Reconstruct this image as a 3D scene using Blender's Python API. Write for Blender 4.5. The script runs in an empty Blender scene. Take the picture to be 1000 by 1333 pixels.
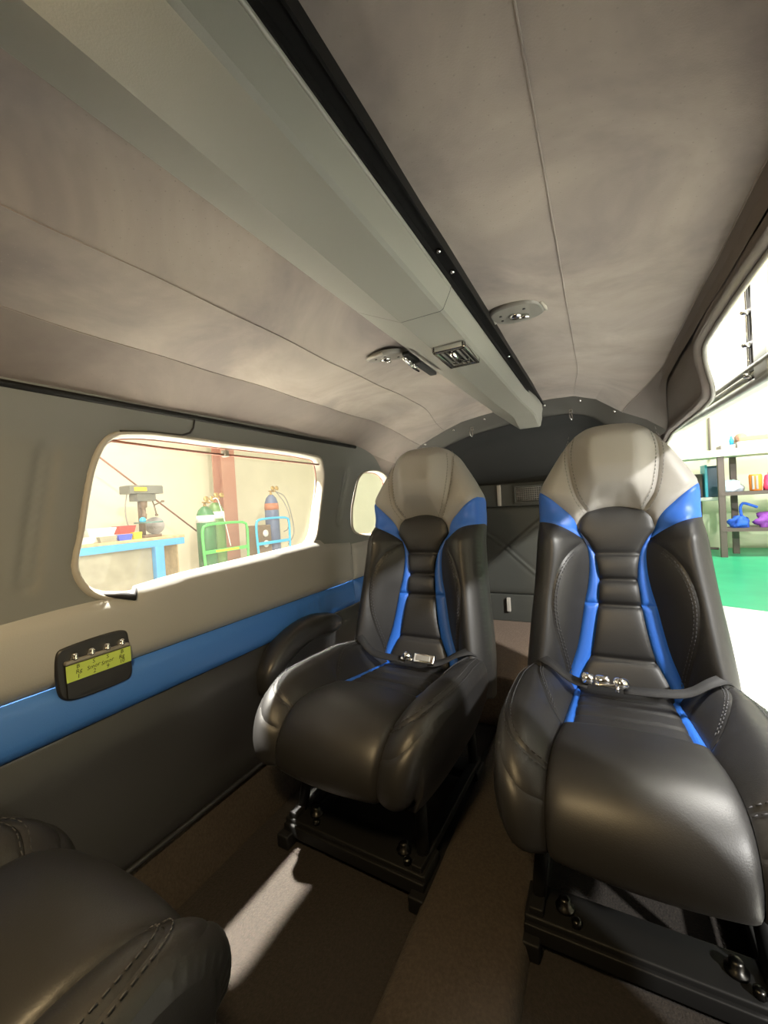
import bpy, math, random
import numpy as np
from mathutils import Vector, Matrix
from mathutils.geometry import delaunay_2d_cdt
random.seed(7)
C = bpy.context.scene.collection
R = math.radians

# ------------------------------------------------------------------ materials
def mat(name, col, rough=.5, metal=0, bump=0, bscale=200, var=0, vscale=6, col2=None, sheen=0, coat=0, spec=.5,
        pattern=None):
    m = bpy.data.materials.new(name); m.use_nodes = True
    nt = m.node_tree; N = nt.nodes; L = nt.links
    b = N['Principled BSDF']
    b.inputs['Base Color'].default_value = (*col, 1)
    b.inputs['Roughness'].default_value = rough
    b.inputs['Metallic'].default_value = metal
    b.inputs['Specular IOR Level'].default_value = spec
    b.inputs['Sheen Weight'].default_value = sheen
    b.inputs['Coat Weight'].default_value = coat
    tc = N.new('ShaderNodeTexCoord')
    colsock = None
    if var or col2:
        n = N.new('ShaderNodeTexNoise'); n.inputs['Scale'].default_value = vscale; n.inputs['Detail'].default_value = 5
        L.new(tc.outputs['Object'], n.inputs['Vector'])
        r = N.new('ShaderNodeValToRGB')
        r.color_ramp.elements[0].position = .35; r.color_ramp.elements[1].position = .68
        c2 = col2 or tuple(max(0, c*(1-var)) for c in col)
        r.color_ramp.elements[0].color = (*c2, 1); r.color_ramp.elements[1].color = (*col, 1)
        L.new(n.outputs['Fac'], r.inputs['Fac']); L.new(r.outputs['Color'], b.inputs['Base Color'])
        colsock = r.outputs['Color']
    hs = None
    if bump:
        n2 = N.new('ShaderNodeTexNoise'); n2.inputs['Scale'].default_value = bscale; n2.inputs['Detail'].default_value = 3
        L.new(tc.outputs['Object'], n2.inputs['Vector'])
        hs = n2.outputs['Fac']
    if pattern:
        # small pits on a regular lattice in two object axes
        a0, a1, sc, rad, dark = pattern
        sx = N.new('ShaderNodeSeparateXYZ'); L.new(tc.outputs['Object'], sx.inputs[0])
        def fr(i):
            mu = N.new('ShaderNodeMath'); mu.operation = 'MULTIPLY'; mu.inputs[1].default_value = sc
            L.new(sx.outputs[i], mu.inputs[0])
            f = N.new('ShaderNodeMath'); f.operation = 'FRACT'; L.new(mu.outputs[0], f.inputs[0])
            s = N.new('ShaderNodeMath'); s.operation = 'SUBTRACT'; s.inputs[1].default_value = .5; L.new(f.outputs[0], s.inputs[0])
            return s.outputs[0]
        cb = N.new('ShaderNodeCombineXYZ'); L.new(fr(a0), cb.inputs[0]); L.new(fr(a1), cb.inputs[1])
        ln = N.new('ShaderNodeVectorMath'); ln.operation = 'LENGTH'; L.new(cb.outputs[0], ln.inputs[0])
        lt = N.new('ShaderNodeMath'); lt.operation = 'LESS_THAN'; lt.inputs[1].default_value = rad
        L.new(ln.outputs['Value'], lt.inputs[0])
        mx = N.new('ShaderNodeMix'); mx.data_type = 'RGBA'
        L.new(lt.outputs[0], mx.inputs['Factor'])
        if colsock: L.new(colsock, mx.inputs['A'])
        else: mx.inputs['A'].default_value = (*col, 1)
        mx.inputs['B'].default_value = (*[c*dark for c in col], 1)
        L.new(mx.outputs['Result'], b.inputs['Base Color'])
    if hs:
        bp = N.new('ShaderNodeBump'); bp.inputs['Strength'].default_value = bump; bp.inputs['Distance'].default_value = .002
        L.new(hs, bp.inputs['Height']); L.new(bp.outputs[0], b.inputs['Normal'])
    return m

M = {}
M['leather'] = mat('black_leather', (.016, .0155, .0155), .45, bump=.10, bscale=500, spec=.5)
M['armvinyl'] = mat('smooth_black_vinyl', (.022, .022, .022), .36, bump=.05, bscale=500)
M['perf'] = mat('perforated_black_leather', (.019, .0185, .0185), .48, bump=.1, bscale=500, pattern=(0, 2, 260, .22, .35))
M['perf_flat'] = mat('perforated_black_leather_cushion', (.019, .0185, .0185), .48, bump=.1, bscale=500, pattern=(0, 1, 260, .22, .35))
M['grey'] = mat('grey_leather', (.27, .26, .245), .5, bump=.1, bscale=420)
M['blue'] = mat('blue_leather', (.020, .115, .50), .45, bump=.15, bscale=420)
M['stitch'] = mat('grey_thread', (.045, .045, .05), .7)
M['stitchl'] = mat('pale_thread', (.17, .165, .16), .7)
M['wall'] = mat('grey_wall_panel', (.15, .155, .148), .5, bump=.08, bscale=500)
M['wallmid'] = mat('light_grey_wall_vinyl', (.30, .298, .285), .5, bump=.08, bscale=500)
M['wallblue'] = mat('blue_wall_vinyl', (.040, .155, .50), .45, bump=.08, bscale=500)
M['wallblack'] = mat('black_wall_vinyl', (.022, .022, .023), .42, bump=.12, bscale=500)
M['surround'] = mat('window_surround_plastic', (.35, .33, .29), .5)
M['duct'] = mat('duct_cover_grey', (.22, .22, .197), .5, bump=.06, bscale=600)
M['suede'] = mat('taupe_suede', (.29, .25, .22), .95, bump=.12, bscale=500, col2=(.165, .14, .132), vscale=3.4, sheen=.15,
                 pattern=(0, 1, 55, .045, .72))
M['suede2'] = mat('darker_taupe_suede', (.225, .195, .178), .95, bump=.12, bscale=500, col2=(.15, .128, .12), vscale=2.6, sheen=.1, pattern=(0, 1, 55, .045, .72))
M['lip'] = mat('dark_suede_edge', (.085, .07, .062), .95, bump=.2, bscale=300, sheen=.1)
M['blackm'] = mat('black_metal', (.005, .005, .005), .6, spec=.25)
M['blackp'] = mat('black_plastic', (.015, .015, .016), .45)
M['chrome'] = mat('chrome', (.85, .84, .82), .12, metal=1)
M['steel'] = mat('grey_plastic_bezel', (.17, .165, .15), .45)
M['carpet'] = mat('brown_carpet', (.021, .016, .012), 1, bump=1.0, bscale=260, col2=(.012, .009, .007), vscale=160)
M['carpet2'] = mat('tan_brown_carpet', (.046, .034, .023), 1, bump=1.0, bscale=260, col2=(.028, .021, .015), vscale=160)
M['carpet3'] = mat('light_brown_carpet', (.19, .135, .10), 1, bump=1.0, bscale=260, col2=(.12, .085, .06), vscale=160)
M['bulk'] = mat('charcoal_bulkhead', (.013, .0145, .015), .7, bump=.1, bscale=300)
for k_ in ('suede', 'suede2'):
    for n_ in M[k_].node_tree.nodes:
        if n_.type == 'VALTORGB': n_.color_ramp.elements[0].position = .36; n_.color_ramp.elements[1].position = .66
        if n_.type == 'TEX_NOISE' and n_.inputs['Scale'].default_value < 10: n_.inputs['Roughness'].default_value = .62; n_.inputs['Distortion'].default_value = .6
M['arch'] = mat('arch_trim_grey', (.06, .06, .056), .6)
M['quilt'] = mat('grey_quilted_vinyl', (.042, .044, .038), .6, bump=.1, bscale=400)
M['tape'] = mat('green_masking_tape', (.42, .55, .10), .7)
M['ink'] = mat('black_marker_ink', (.01, .012, .01), .8)
M['webbing'] = mat('black_webbing', (.008, .008, .009), .8)
M['darksteel'] = mat('dark_steel', (.05, .048, .045), .3, metal=1)
M['rubber'] = mat('dark_rubber', (.02, .02, .022), .6)
M['doorgrey'] = mat('painted_door_metal', (.42, .44, .42), .35, metal=.3)
M['dooryel'] = mat('pale_yellow_primer', (.75, .72, .45), .6, col2=(.6, .58, .36), vscale=30)
M['doorglass'] = mat('door_sill_grey', (.30, .30, .28), .35)
M['hwall'] = mat('hangar_wall_cream', (.80, .73, .56), .8, var=.06, vscale=1.5)
M['hwallg'] = mat('hangar_wall_green_cream', (.72, .75, .56), .8, var=.06, vscale=1.5)
M['hfloor'] = mat('hangar_concrete_white', (.66, .66, .62), .35, var=.15, vscale=2.5)
M['hgreen'] = mat('hangar_green_epoxy', (.03, .42, .20), .35, var=.2, vscale=1.5)
M['column'] = mat('brown_red_steel', (.42, .20, .14), .6)
M['benchblue'] = mat('bench_blue_paint', (.08, .36, .70), .5)
M['benchgrey'] = mat('bench_panel_grey', (.40, .36, .26), .6, var=.2, vscale=4)
M['wood'] = mat('pine_board', (.62, .45, .25), .6, var=.25, vscale=9)
M['machine'] = mat('drill_press_grey', (.14, .14, .12), .5)
M['machine2'] = mat('brown_cast_iron', (.17, .11, .07), .5)
M['red'] = mat('red_plastic', (.70, .05, .05), .5)
M['yellow'] = mat('yellow_plastic', (.85, .65, .03), .5)
M['navy'] = mat('royal_blue_plastic', (.06, .10, .62), .5)
M['white'] = mat('white_plastic', (.80, .79, .74), .5)
M['teal'] = mat('teal_metal', (.10, .22, .20), .5)
M['gcyl'] = mat('green_cylinder_paint', (.045, .20, .07), .4, var=.2, vscale=5)
M['gcyl2'] = mat('pale_green_cylinder_paint', (.14, .28, .08), .4, var=.2, vscale=5)
M['bcyl'] = mat('slate_blue_cylinder_paint', (.12, .16, .28), .4, var=.2, vscale=5)
M['orange_cap'] = mat('orange_brown_paint', (.45, .15, .07), .5)
M['gcart'] = mat('green_cart_paint', (.10, .60, .12), .4)
M['bcart'] = mat('light_blue_cart_paint', (.05, .50, .85), .4)
M['brass'] = mat('brass', (.55, .36, .14), .35, metal=.7)
M['cable'] = mat('brown_cable', (.25, .10, .07), .6)
M['hose'] = mat('grey_hose', (.30, .27, .24), .6)
M['shelfm'] = mat('dark_brown_steel', (.10, .075, .065), .5)
M['counter'] = mat('cream_counter_board', (.80, .76, .62), .6)
M['card'] = mat('brown_cardboard', (.55, .30, .20), .8)
M['cardg'] = mat('grey_box', (.35, .33, .33), .7)
M['tealbox'] = mat('dark_blue_case', (.03, .08, .13), .4)
M['tealedge'] = mat('teal_case_edge', (.05, .40, .52), .4)
M['bluefab'] = mat('blue_fabric', (.03, .14, .75), .7, var=.3, vscale=20)
M['purple'] = mat('purple_fabric', (.28, .07, .42), .7, var=.3, vscale=20)
M['plastic_bag'] = mat('translucent_white_bag', (.72, .80, .86), .3, col2=(.55, .72, .85), vscale=12)
M['orange'] = mat('orange_plastic', (.95, .28, .03), .5)
M['pink'] = mat('pink_plastic', (.80, .10, .25), .5)
M['hem'] = mat('warm_frosted_lens', (.95, .85, .65), .25)

def glassmat():
    m = bpy.data.materials.new('hazy_acrylic'); m.use_nodes = True
    nt = m.node_tree; N = nt.nodes; L = nt.links
    for n in list(N): N.remove(n)
    o = N.new('ShaderNodeOutputMaterial')
    t = N.new('ShaderNodeBsdfTransparent'); t.inputs[0].default_value = (1, .985, .94, 1)
    g = N.new('ShaderNodeBsdfGlossy'); g.inputs['Roughness'].default_value = .03
    tr = N.new('ShaderNodeBsdfTranslucent'); tr.inputs[0].default_value = (.95, .88, .72, 1)
    m1 = N.new('ShaderNodeMixShader'); m1.inputs[0].default_value = .014
    L.new(t.outputs[0], m1.inputs[1]); L.new(tr.outputs[0], m1.inputs[2])
    m2 = N.new('ShaderNodeMixShader'); m2.inputs[0].default_value = .05; L.new(m1.outputs[0], m2.inputs[1]); L.new(g.outputs[0], m2.inputs[2])
    L.new(m2.outputs[0], o.inputs[0])
    return m
M['pane'] = glassmat()

# ------------------------------------------------------------------ object helpers
def tag(o, label=None, cat=None, group=None, kind=None):
    if label: o['label'] = label
    if cat: o['category'] = cat
    if group: o['group'] = group
    if kind: o['kind'] = kind
    return o
def thing(name, label, cat, loc=(0, 0, 0), rz=0, group=None):
    o = bpy.data.objects.new(name, None); C.objects.link(o)
    o.empty_display_size = .05
    o.location = loc; o.rotation_euler = (0, 0, rz)
    return tag(o, label, cat, group)
def rootloc(o):
    while o.parent: o = o.parent
    return np.array(o.location)
def copy_tree(o, parent=None):
    c = o.copy(); C.objects.link(c); c.parent = parent
    for ch in [x for x in bpy.data.objects if x.parent == o]: copy_tree(ch, c)
    return c

class MB:
    def __init__(s): s.v = []; s.f = []; s.m = []; s.sm = []
    def add(s, vs, fs, mi=0, smooth=True):
        k = len(s.v); s.v += [tuple(map(float, p)) for p in vs]
        for f in fs: s.f.append([i+k for i in f]); s.m.append(mi); s.sm.append(smooth)
        return s
    def box(s, lo, hi, mi=0, bev=0):
        x0, y0, z0 = lo; x1, y1, z1 = hi
        if bev <= 0:
            v = [(x0,y0,z0),(x1,y0,z0),(x1,y1,z0),(x0,y1,z0),(x0,y0,z1),(x1,y0,z1),(x1,y1,z1),(x0,y1,z1)]
            s.add(v, [(0,3,2,1),(4,5,6,7),(0,1,5,4),(1,2,6,5),(2,3,7,6),(3,0,4,7)], mi, False)
        else:
            c = [(a+b)/2 for a, b in zip(lo, hi)]; h = [(b-a)/2 for a, b in zip(lo, hi)]
            bev = min(bev, *[q*.95 for q in h])
            import bmesh
            bm = bmesh.new(); bmesh.ops.create_cube(bm, size=2)
            for v in bm.verts: v.co = Vector((c[0]+v.co.x*h[0], c[1]+v.co.y*h[1], c[2]+v.co.z*h[2]))
            bmesh.ops.bevel(bm, geom=bm.edges[:], offset=bev, segments=3, affect='EDGES', profile=.6)
            bm.verts.index_update()
            s.add([v.co for v in bm.verts], [[v.index for v in f.verts] for f in bm.faces], mi, True); bm.free()
        return s
    def xform(s, Mx, start=0):
        for i in range(start, len(s.v)): s.v[i] = tuple(Mx @ Vector(s.v[i]))
        return s
    def tube(s, pts, r, n=8, mi=0, caps=True, closed=False, flat=None):
        pts = [Vector(p) for p in pts]; k0 = len(s.v); m = len(pts)
        rs = r if isinstance(r, (list, tuple)) else [r]*m
        up = None; rings = []
        for i, p in enumerate(pts):
            if closed: t = pts[(i+1) % m]-pts[i-1]
            else: t = pts[min(i+1, m-1)]-pts[max(i-1, 0)]
            t.normalize()
            if up is None:
                up = Vector((0, 0, 1)) if abs(t.z) < .9 else Vector((1, 0, 0))
            a = (up - t*up.dot(t)); a = a.normalized() if a.length > 1e-6 else t.orthogonal().normalized(); up = a
            b = t.cross(a)
            fa, fb = flat or (1, 1)
            rings.append([p+(a*math.cos(q)*fa+b*math.sin(q)*fb)*rs[i] for q in [2*math.pi*j/n for j in range(n)]])
        vs = [q for rg in rings for q in rg]; fs = []
        for i in range(m if closed else m-1):
            i2 = (i+1) % m
            for j in range(n):
                fs.append((i*n+j, i*n+(j+1) % n, i2*n+(j+1) % n, i2*n+j))
        if caps and not closed:
            fs.append(tuple(range(n))[::-1]); fs.append(tuple((m-1)*n+j for j in range(n)))
        s.add(vs, fs, mi); return s
    def lathe(s, prof, c=(0, 0, 0), n=24, mi=0, axis=(0, 0, 1)):
        q = Vector((0, 0, 1)).rotation_difference(Vector(axis)); c = Vector(c)
        vs = []; fs = []
        for (r, z) in prof:
            for j in range(n):
                a = 2*math.pi*j/n; vs.append(c+q @ Vector((r*math.cos(a), r*math.sin(a), z)))
        for i in range(len(prof)-1):
            for j in range(n): fs.append((i*n+j, i*n+(j+1) % n, (i+1)*n+(j+1) % n, (i+1)*n+j))
        fs.append(tuple(range(n))[::-1]); fs.append(tuple((len(prof)-1)*n+j for j in range(n)))
        s.add(vs, fs, mi); return s
    def prism(s, outline, d, org=(0, 0, 0), ux=(1, 0, 0), uy=(0, 1, 0), mi=0, bev=0, smooth=False):
        """outline (2d) in the plane org,ux,uy, extruded by vector length d along ux x uy"""
        org = Vector(org); ux = Vector(ux); uy = Vector(uy); nz = ux.cross(uy).normalized()
        n = len(outline)
        cx = sum(p[0] for p in outline)/n; cy = sum(p[1] for p in outline)/n
        rings = [(0, 1), (d, 1)] if bev <= 0 else [(0, 1), (d-bev, 1), (d-bev*.3, 1-bev*.5/max(1e-6, max(abs(p[0]-cx) for p in outline))), (d, 1-bev*1.2/max(1e-6, max(abs(p[0]-cx) for p in outline)))]
        vs = []
        for (h, sc) in rings:
            for p in outline: vs.append(org+ux*(cx+(p[0]-cx)*sc)+uy*(cy+(p[1]-cy)*sc)+nz*h)
        fs = []
        for i in range(len(rings)-1):
            for j in range(n): fs.append((i*n+j, i*n+(j+1) % n, (i+1)*n+(j+1) % n, (i+1)*n+j))
        s.add(vs, fs, mi, smooth)
        s.add(vs[:n], [tuple(range(n))[::-1]], mi, False); s.add(vs[-n:], [tuple(range(n))], mi, False)
        return s
    def build(s, name, mats, parent=None, world=True):
        me = bpy.data.meshes.new(name)
        v = np.array(s.v, float).reshape(-1, 3)
        if parent is not None and world: v = v-rootloc(parent)
        me.from_pydata(v.tolist(), [], s.f)
        for m in (mats if isinstance(mats, (list, tuple)) else [mats]): me.materials.append(m)
        me.polygons.foreach_set('material_index', s.m); me.polygons.foreach_set('use_smooth', s.sm)
        me.validate(); me.update()
        o = bpy.data.objects.new(name, me); C.objects.link(o)
        if parent is not None: o.parent = parent
        return o

def auto(o, ang=40):
    me = o.data
    try: me.set_sharp_from_angle(angle=R(ang))
    except Exception: pass
    return o

# ------------------------------------------------------------------ curves and upholstered panels
def spline(pts, step=.004, closed=False):
    """Catmull-Rom through 2d/3d points, dense"""
    P = [np.array(p, float) for p in pts]
    n = len(P); out = []
    rng = n if closed else n-1
    for i in range(rng):
        p1 = P[i]; p2 = P[(i+1) % n]
        p0 = P[(i-1) % n] if closed or i > 0 else 2*p1-p2
        p3 = P[(i+2) % n] if closed or i+2 < n else 2*p2-p1
        k = max(1, int(np.linalg.norm(p2-p1)/step))
        # centripetal knots avoid overshoot
        def kn(a, b): return max(1e-6, np.linalg.norm(b-a)**.5)
        t0 = 0; t1 = kn(p0, p1); t2 = t1+kn(p1, p2); t3 = t2+kn(p2, p3)
        for j in range(k):
            t = t1+(t2-t1)*j/k
            A1 = (t1-t)/(t1-t0)*p0+(t-t0)/(t1-t0)*p1
            A2 = (t2-t)/(t2-t1)*p1+(t-t1)/(t2-t1)*p2
            A3 = (t3-t)/(t3-t2)*p2+(t-t2)/(t3-t2)*p3
            B1 = (t2-t)/(t2-t0)*A1+(t-t0)/(t2-t0)*A2
            B2 = (t3-t)/(t3-t1)*A2+(t-t1)/(t3-t1)*A3
            out.append((t2-t)/(t2-t1)*B1+(t-t1)/(t2-t1)*B2)
    if not closed: out.append(P[-1])
    return [tuple(p) for p in out]
def mir(pts): return [(-p[0], *p[1:]) for p in pts]
def loop(*curves):
    """join curves head to tail into one closed outline, dropping doubled points"""
    out = []
    for c in curves:
        for p in c:
            if not out or math.dist(out[-1], p) > 5e-4: out.append(tuple(p))
    while math.dist(out[0], out[-1]) < 5e-4: out.pop()
    return out
def segdist(P, poly, closed=True):
    P = np.asarray(P, float); A = np.asarray(poly, float)
    B = np.roll(A, -1, 0) if closed else A[1:]
    if not closed: A = A[:-1]
    d = np.full(len(P), 1e9)
    for a, b in zip(A, B):
        ab = b-a; L2 = max(1e-12, ab.dot(ab))
        t = np.clip(((P-a) @ ab)/L2, 0, 1)
        q = P-(a+t[:, None]*ab)
        d = np.minimum(d, np.einsum('ij,ij->i', q, q))
    return np.sqrt(d)
def inside(P, poly):
    P = np.asarray(P, float); A = np.asarray(poly, float); B = np.roll(A, -1, 0)
    r = np.zeros(len(P), bool)
    for a, b in zip(A, B):
        c = ((a[1] > P[:, 1]) != (b[1] > P[:, 1]))
        with np.errstate(divide='ignore', invalid='ignore'):
            x = (b[0]-a[0])*(P[:, 1]-a[1])/(b[1]-a[1])+a[0]
        r ^= c & (P[:, 0] < x)
    return r
def tri_panel(outline, pitch=.006, holes=(), extra=()):
    A = np.array(outline); lo = A.min(0); hi = A.max(0)
    g = []
    j = 0; y = lo[1]+pitch*.5
    while y < hi[1]:
        x = lo[0]+(pitch*.5 if j % 2 else 0)
        while x < hi[0]: g.append((x, y)); x += pitch
        y += pitch*.87; j += 1
    g = np.array(g) if g else np.zeros((0, 2))
    if len(g):
        k = inside(g, outline) & (segdist(g, outline) > pitch*.45)
        for h in holes: k &= ~inside(g, h) & (segdist(g, h) > pitch*.45)
        g = g[k]
    # finer rows hugging the edge
    pts = [Vector(p) for p in outline]; n = len(pts)
    edges = [(i, (i+1) % n) for i in range(n)]
    for h in holes:
        k = len(pts); pts += [Vector(p) for p in h]; m = len(h)
        edges += [(k+i, k+(i+1) % m) for i in range(m)]
    pts += [Vector(p) for p in g]
    V, E, F, *_ = delaunay_2d_cdt(pts, edges, [], 0, 1e-6)
    V = np.array([tuple(v) for v in V])
    cen = np.array([V[list(f)].mean(0) for f in F])
    keep = inside(cen, outline)
    for h in holes: keep &= ~inside(cen, h)
    F = [tuple(f) for f, k in zip(F, keep) if k]
    return V, F
def upholster(mb, outline, hfun, P, puff=.006, rad=.010, pitch=.006, groove=.002, mi=0, extra=None, holes=(), flip=False):
    V, F = tri_panel(outline, pitch, holes)
    d = segdist(V, outline)
    for h in holes: d = np.minimum(d, segdist(V, h))
    hh = hfun(V)+puff*(1-np.exp(-d/rad))-groove*np.exp(-d/.002)
    if extra is not None: hh = hh+extra(V)
    vs = [P(a, b, h) for (a, b), h in zip(V, hh)]
    if flip: F = [f[::-1] for f in F]
    mb.add(vs, F, mi); return mb
def ss(a, b, x):
    t = np.clip((np.asarray(x, float)-a)/(b-a), 0, 1); return t*t*(3-2*t)
def stitch_rows(mb, curve, hfun, P, r=.0009, off=.006, lift=.0035, rows=(-1, 1), dash=.006, gap=.0035):
    """rows of thread dashes either side of a seam"""
    c = np.array(curve); d = np.gradient(c, axis=0); d /= np.maximum(1e-9, np.linalg.norm(d, axis=1))[:, None]
    nrm = np.stack([-d[:, 1], d[:, 0]], 1)
    for sgn in rows:
        q = c+nrm*off*sgn
        L = np.concatenate([[0], np.cumsum(np.linalg.norm(np.diff(q, axis=0), axis=1))])
        t = 0
        while t+dash < L[-1]:
            tt = np.array([t, t+dash*.5, t+dash])
            pp = np.stack([np.interp(tt, L, q[:, k]) for k in (0, 1)], 1)
            hh = hfun(pp)+lift
            mb.tube([P(a, b, h) for (a, b), h in zip(pp, hh)], r, n=4)
            t += dash+gap
    return mb

# ------------------------------------------------------------------ camera
F_PX = 535.
d = np.array([280., 26.5, F_PX]); d /= np.linalg.norm(d)
a = .06; cz = (a*d[0]-d[1])/d[2]
z = np.array([-a, 1, cz]); z /= np.linalg.norm(z)
x = np.cross(d, z); x = x if x[0] > 0 else -x
AX = np.array([x, d, z])             # rows: cabin axes seen from the camera (right, up, forward)
CAM = np.array([.235, 0., .80])
cam = bpy.data.cameras.new('camera'); co = bpy.data.objects.new('camera', cam); C.objects.link(co)
rt, upv, fw = AX[:, 0], AX[:, 1], AX[:, 2]
mx = Matrix(((rt[0], upv[0], -fw[0], CAM[0]), (rt[1], upv[1], -fw[1], CAM[1]), (rt[2], upv[2], -fw[2], CAM[2]), (0, 0, 0, 1)))
co.matrix_world = mx
cam.sensor_fit = 'VERTICAL'; cam.sensor_height = 36; cam.lens = 36*F_PX/1333.; cam.clip_start = .01
bpy.context.scene.camera = co

# ================================================================== SEAT
SIN, COS = math.sin(R(12)), math.cos(R(12))
def PB(u, s, h): return (u, s*SIN-h*COS, .311+s*COS+h*SIN)          # backrest surface

B_out = spline([(.222, -.06), (.222, .03), (.214, .12), (.198, .26), (.187, .41), (.186, .475), (.183, .512), (.163, .553),
                (.133, .602), (.098, .650), (.055, .678), (0, .684)], .005)
B_in = spline([(.134, -.06), (.125, .012), (.099, .10), (.079, .207), (.069, .255), (.064, .31), (.067, .35), (.082, .39)], .005)   # outer edge of blue strip
B_bi = spline([(.105, -.06), (.096, .012), (.066, .09), (.047, .207), (.043, .29), (.052, .338), (.065, .367), (.082, .39)], .005)   # inner edge of blue strip
B_bt = spline([(.086, .398), (.098, .428), (.133, .465), (.1835, .508)], .005)                                                      # band top
B_bb = spline([(.076, .372), (.089, .383), (.128, .405), (.187, .425)], .005)
B_pad = spline([(.064, .444), (.086, .482), (.100, .545), (.103, .605), (.094, .652)], .005)                                       # headrest pad seam
B_padb = spline([(-.064, .444), (-.03, .455), (0, .458), (.03, .455), (.064, .444)], .005)
B_arc = spline([(.079, .366), (.115, .325), (.140, .275), (.152, .215), (.150, .155), (.138, .09), (.128, .03), (.1295, -.03), (.134, -.06)], .005)
B_neck = spline([(.064, .444), (.079, .425), (.086, .398)], .004)   # insert shoulder
def snap(c, i, p): c[i] = tuple(p); return c
def near_i(c, p): return int(np.argmin([math.dist(q, p) for q in c]))
# pin shared points
i_bt = near_i(B_out, B_bt[-1]); snap(B_bt, -1, B_out[i_bt])
i_bb = near_i(B_out, B_bb[-1]); snap(B_bb, -1, B_out[i_bb])
i_pad = near_i(B_out, (.090, .656)); snap(B_pad, -1, B_out[i_pad])
TIP = (.082, .390)
i_ar = near_i(B_in, (.072, .365)); snap(B_arc, 0, B_in[i_ar]); snap(B_bb, 0, B_in[near_i(B_in, (.078, .376))])
i_b0 = near_i(B_in, B_bb[0])
snap(B_bt, 0, B_neck[-1])
FULL = loop(B_out, mir(B_out)[::-1])
bi_s = np.array(B_in); bo_s = np.array(B_out)
def ui_b(s):
    q = bi_s[np.argsort(bi_s[:, 1])]; return np.interp(s, np.append(q[:, 1], [.40, .444]), np.append(q[:, 0], [.086, .064]))
def uo_b(s):
    q = bo_s[np.argsort(bo_s[:, 1])]; return np.interp(s, q[:, 1], q[:, 0])
B_side = [p for p in FULL if p[1] > -.055]
def hb(V):
    V = np.asarray(V, float); u = np.abs(V[:, 0]); s = V[:, 1]
    ui = ui_b(s); uo = uo_b(s)
    f = np.clip((u-ui)/np.maximum(.02, uo-ui), 0, 1)
    bol = .070*np.sin(np.clip(f/.70, 0, 1)*math.pi/2)**1.35
    bol = bol-.012*ss(.6, 1, f)
    hd = .036*ss(.03, .095, u)*ss(.40, .50, s)+.036*(1-ss(.03, .095, u))*ss(.47, .56, s)
    w = ss(.36, .47, s)
    h = bol*(1-w)+hd*w
    h = h+.010*ss(.0, .06, s)*0
    dd = segdist(V, B_out, False); dm = segdist(np.stack([u, s], 1), B_out, False); dd = dm
    Rr = .045
    k = np.clip(dd, 0, Rr)
    return h-(Rr-np.sqrt(np.maximum(0, Rr*Rr-(Rr-k)**2)))

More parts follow.
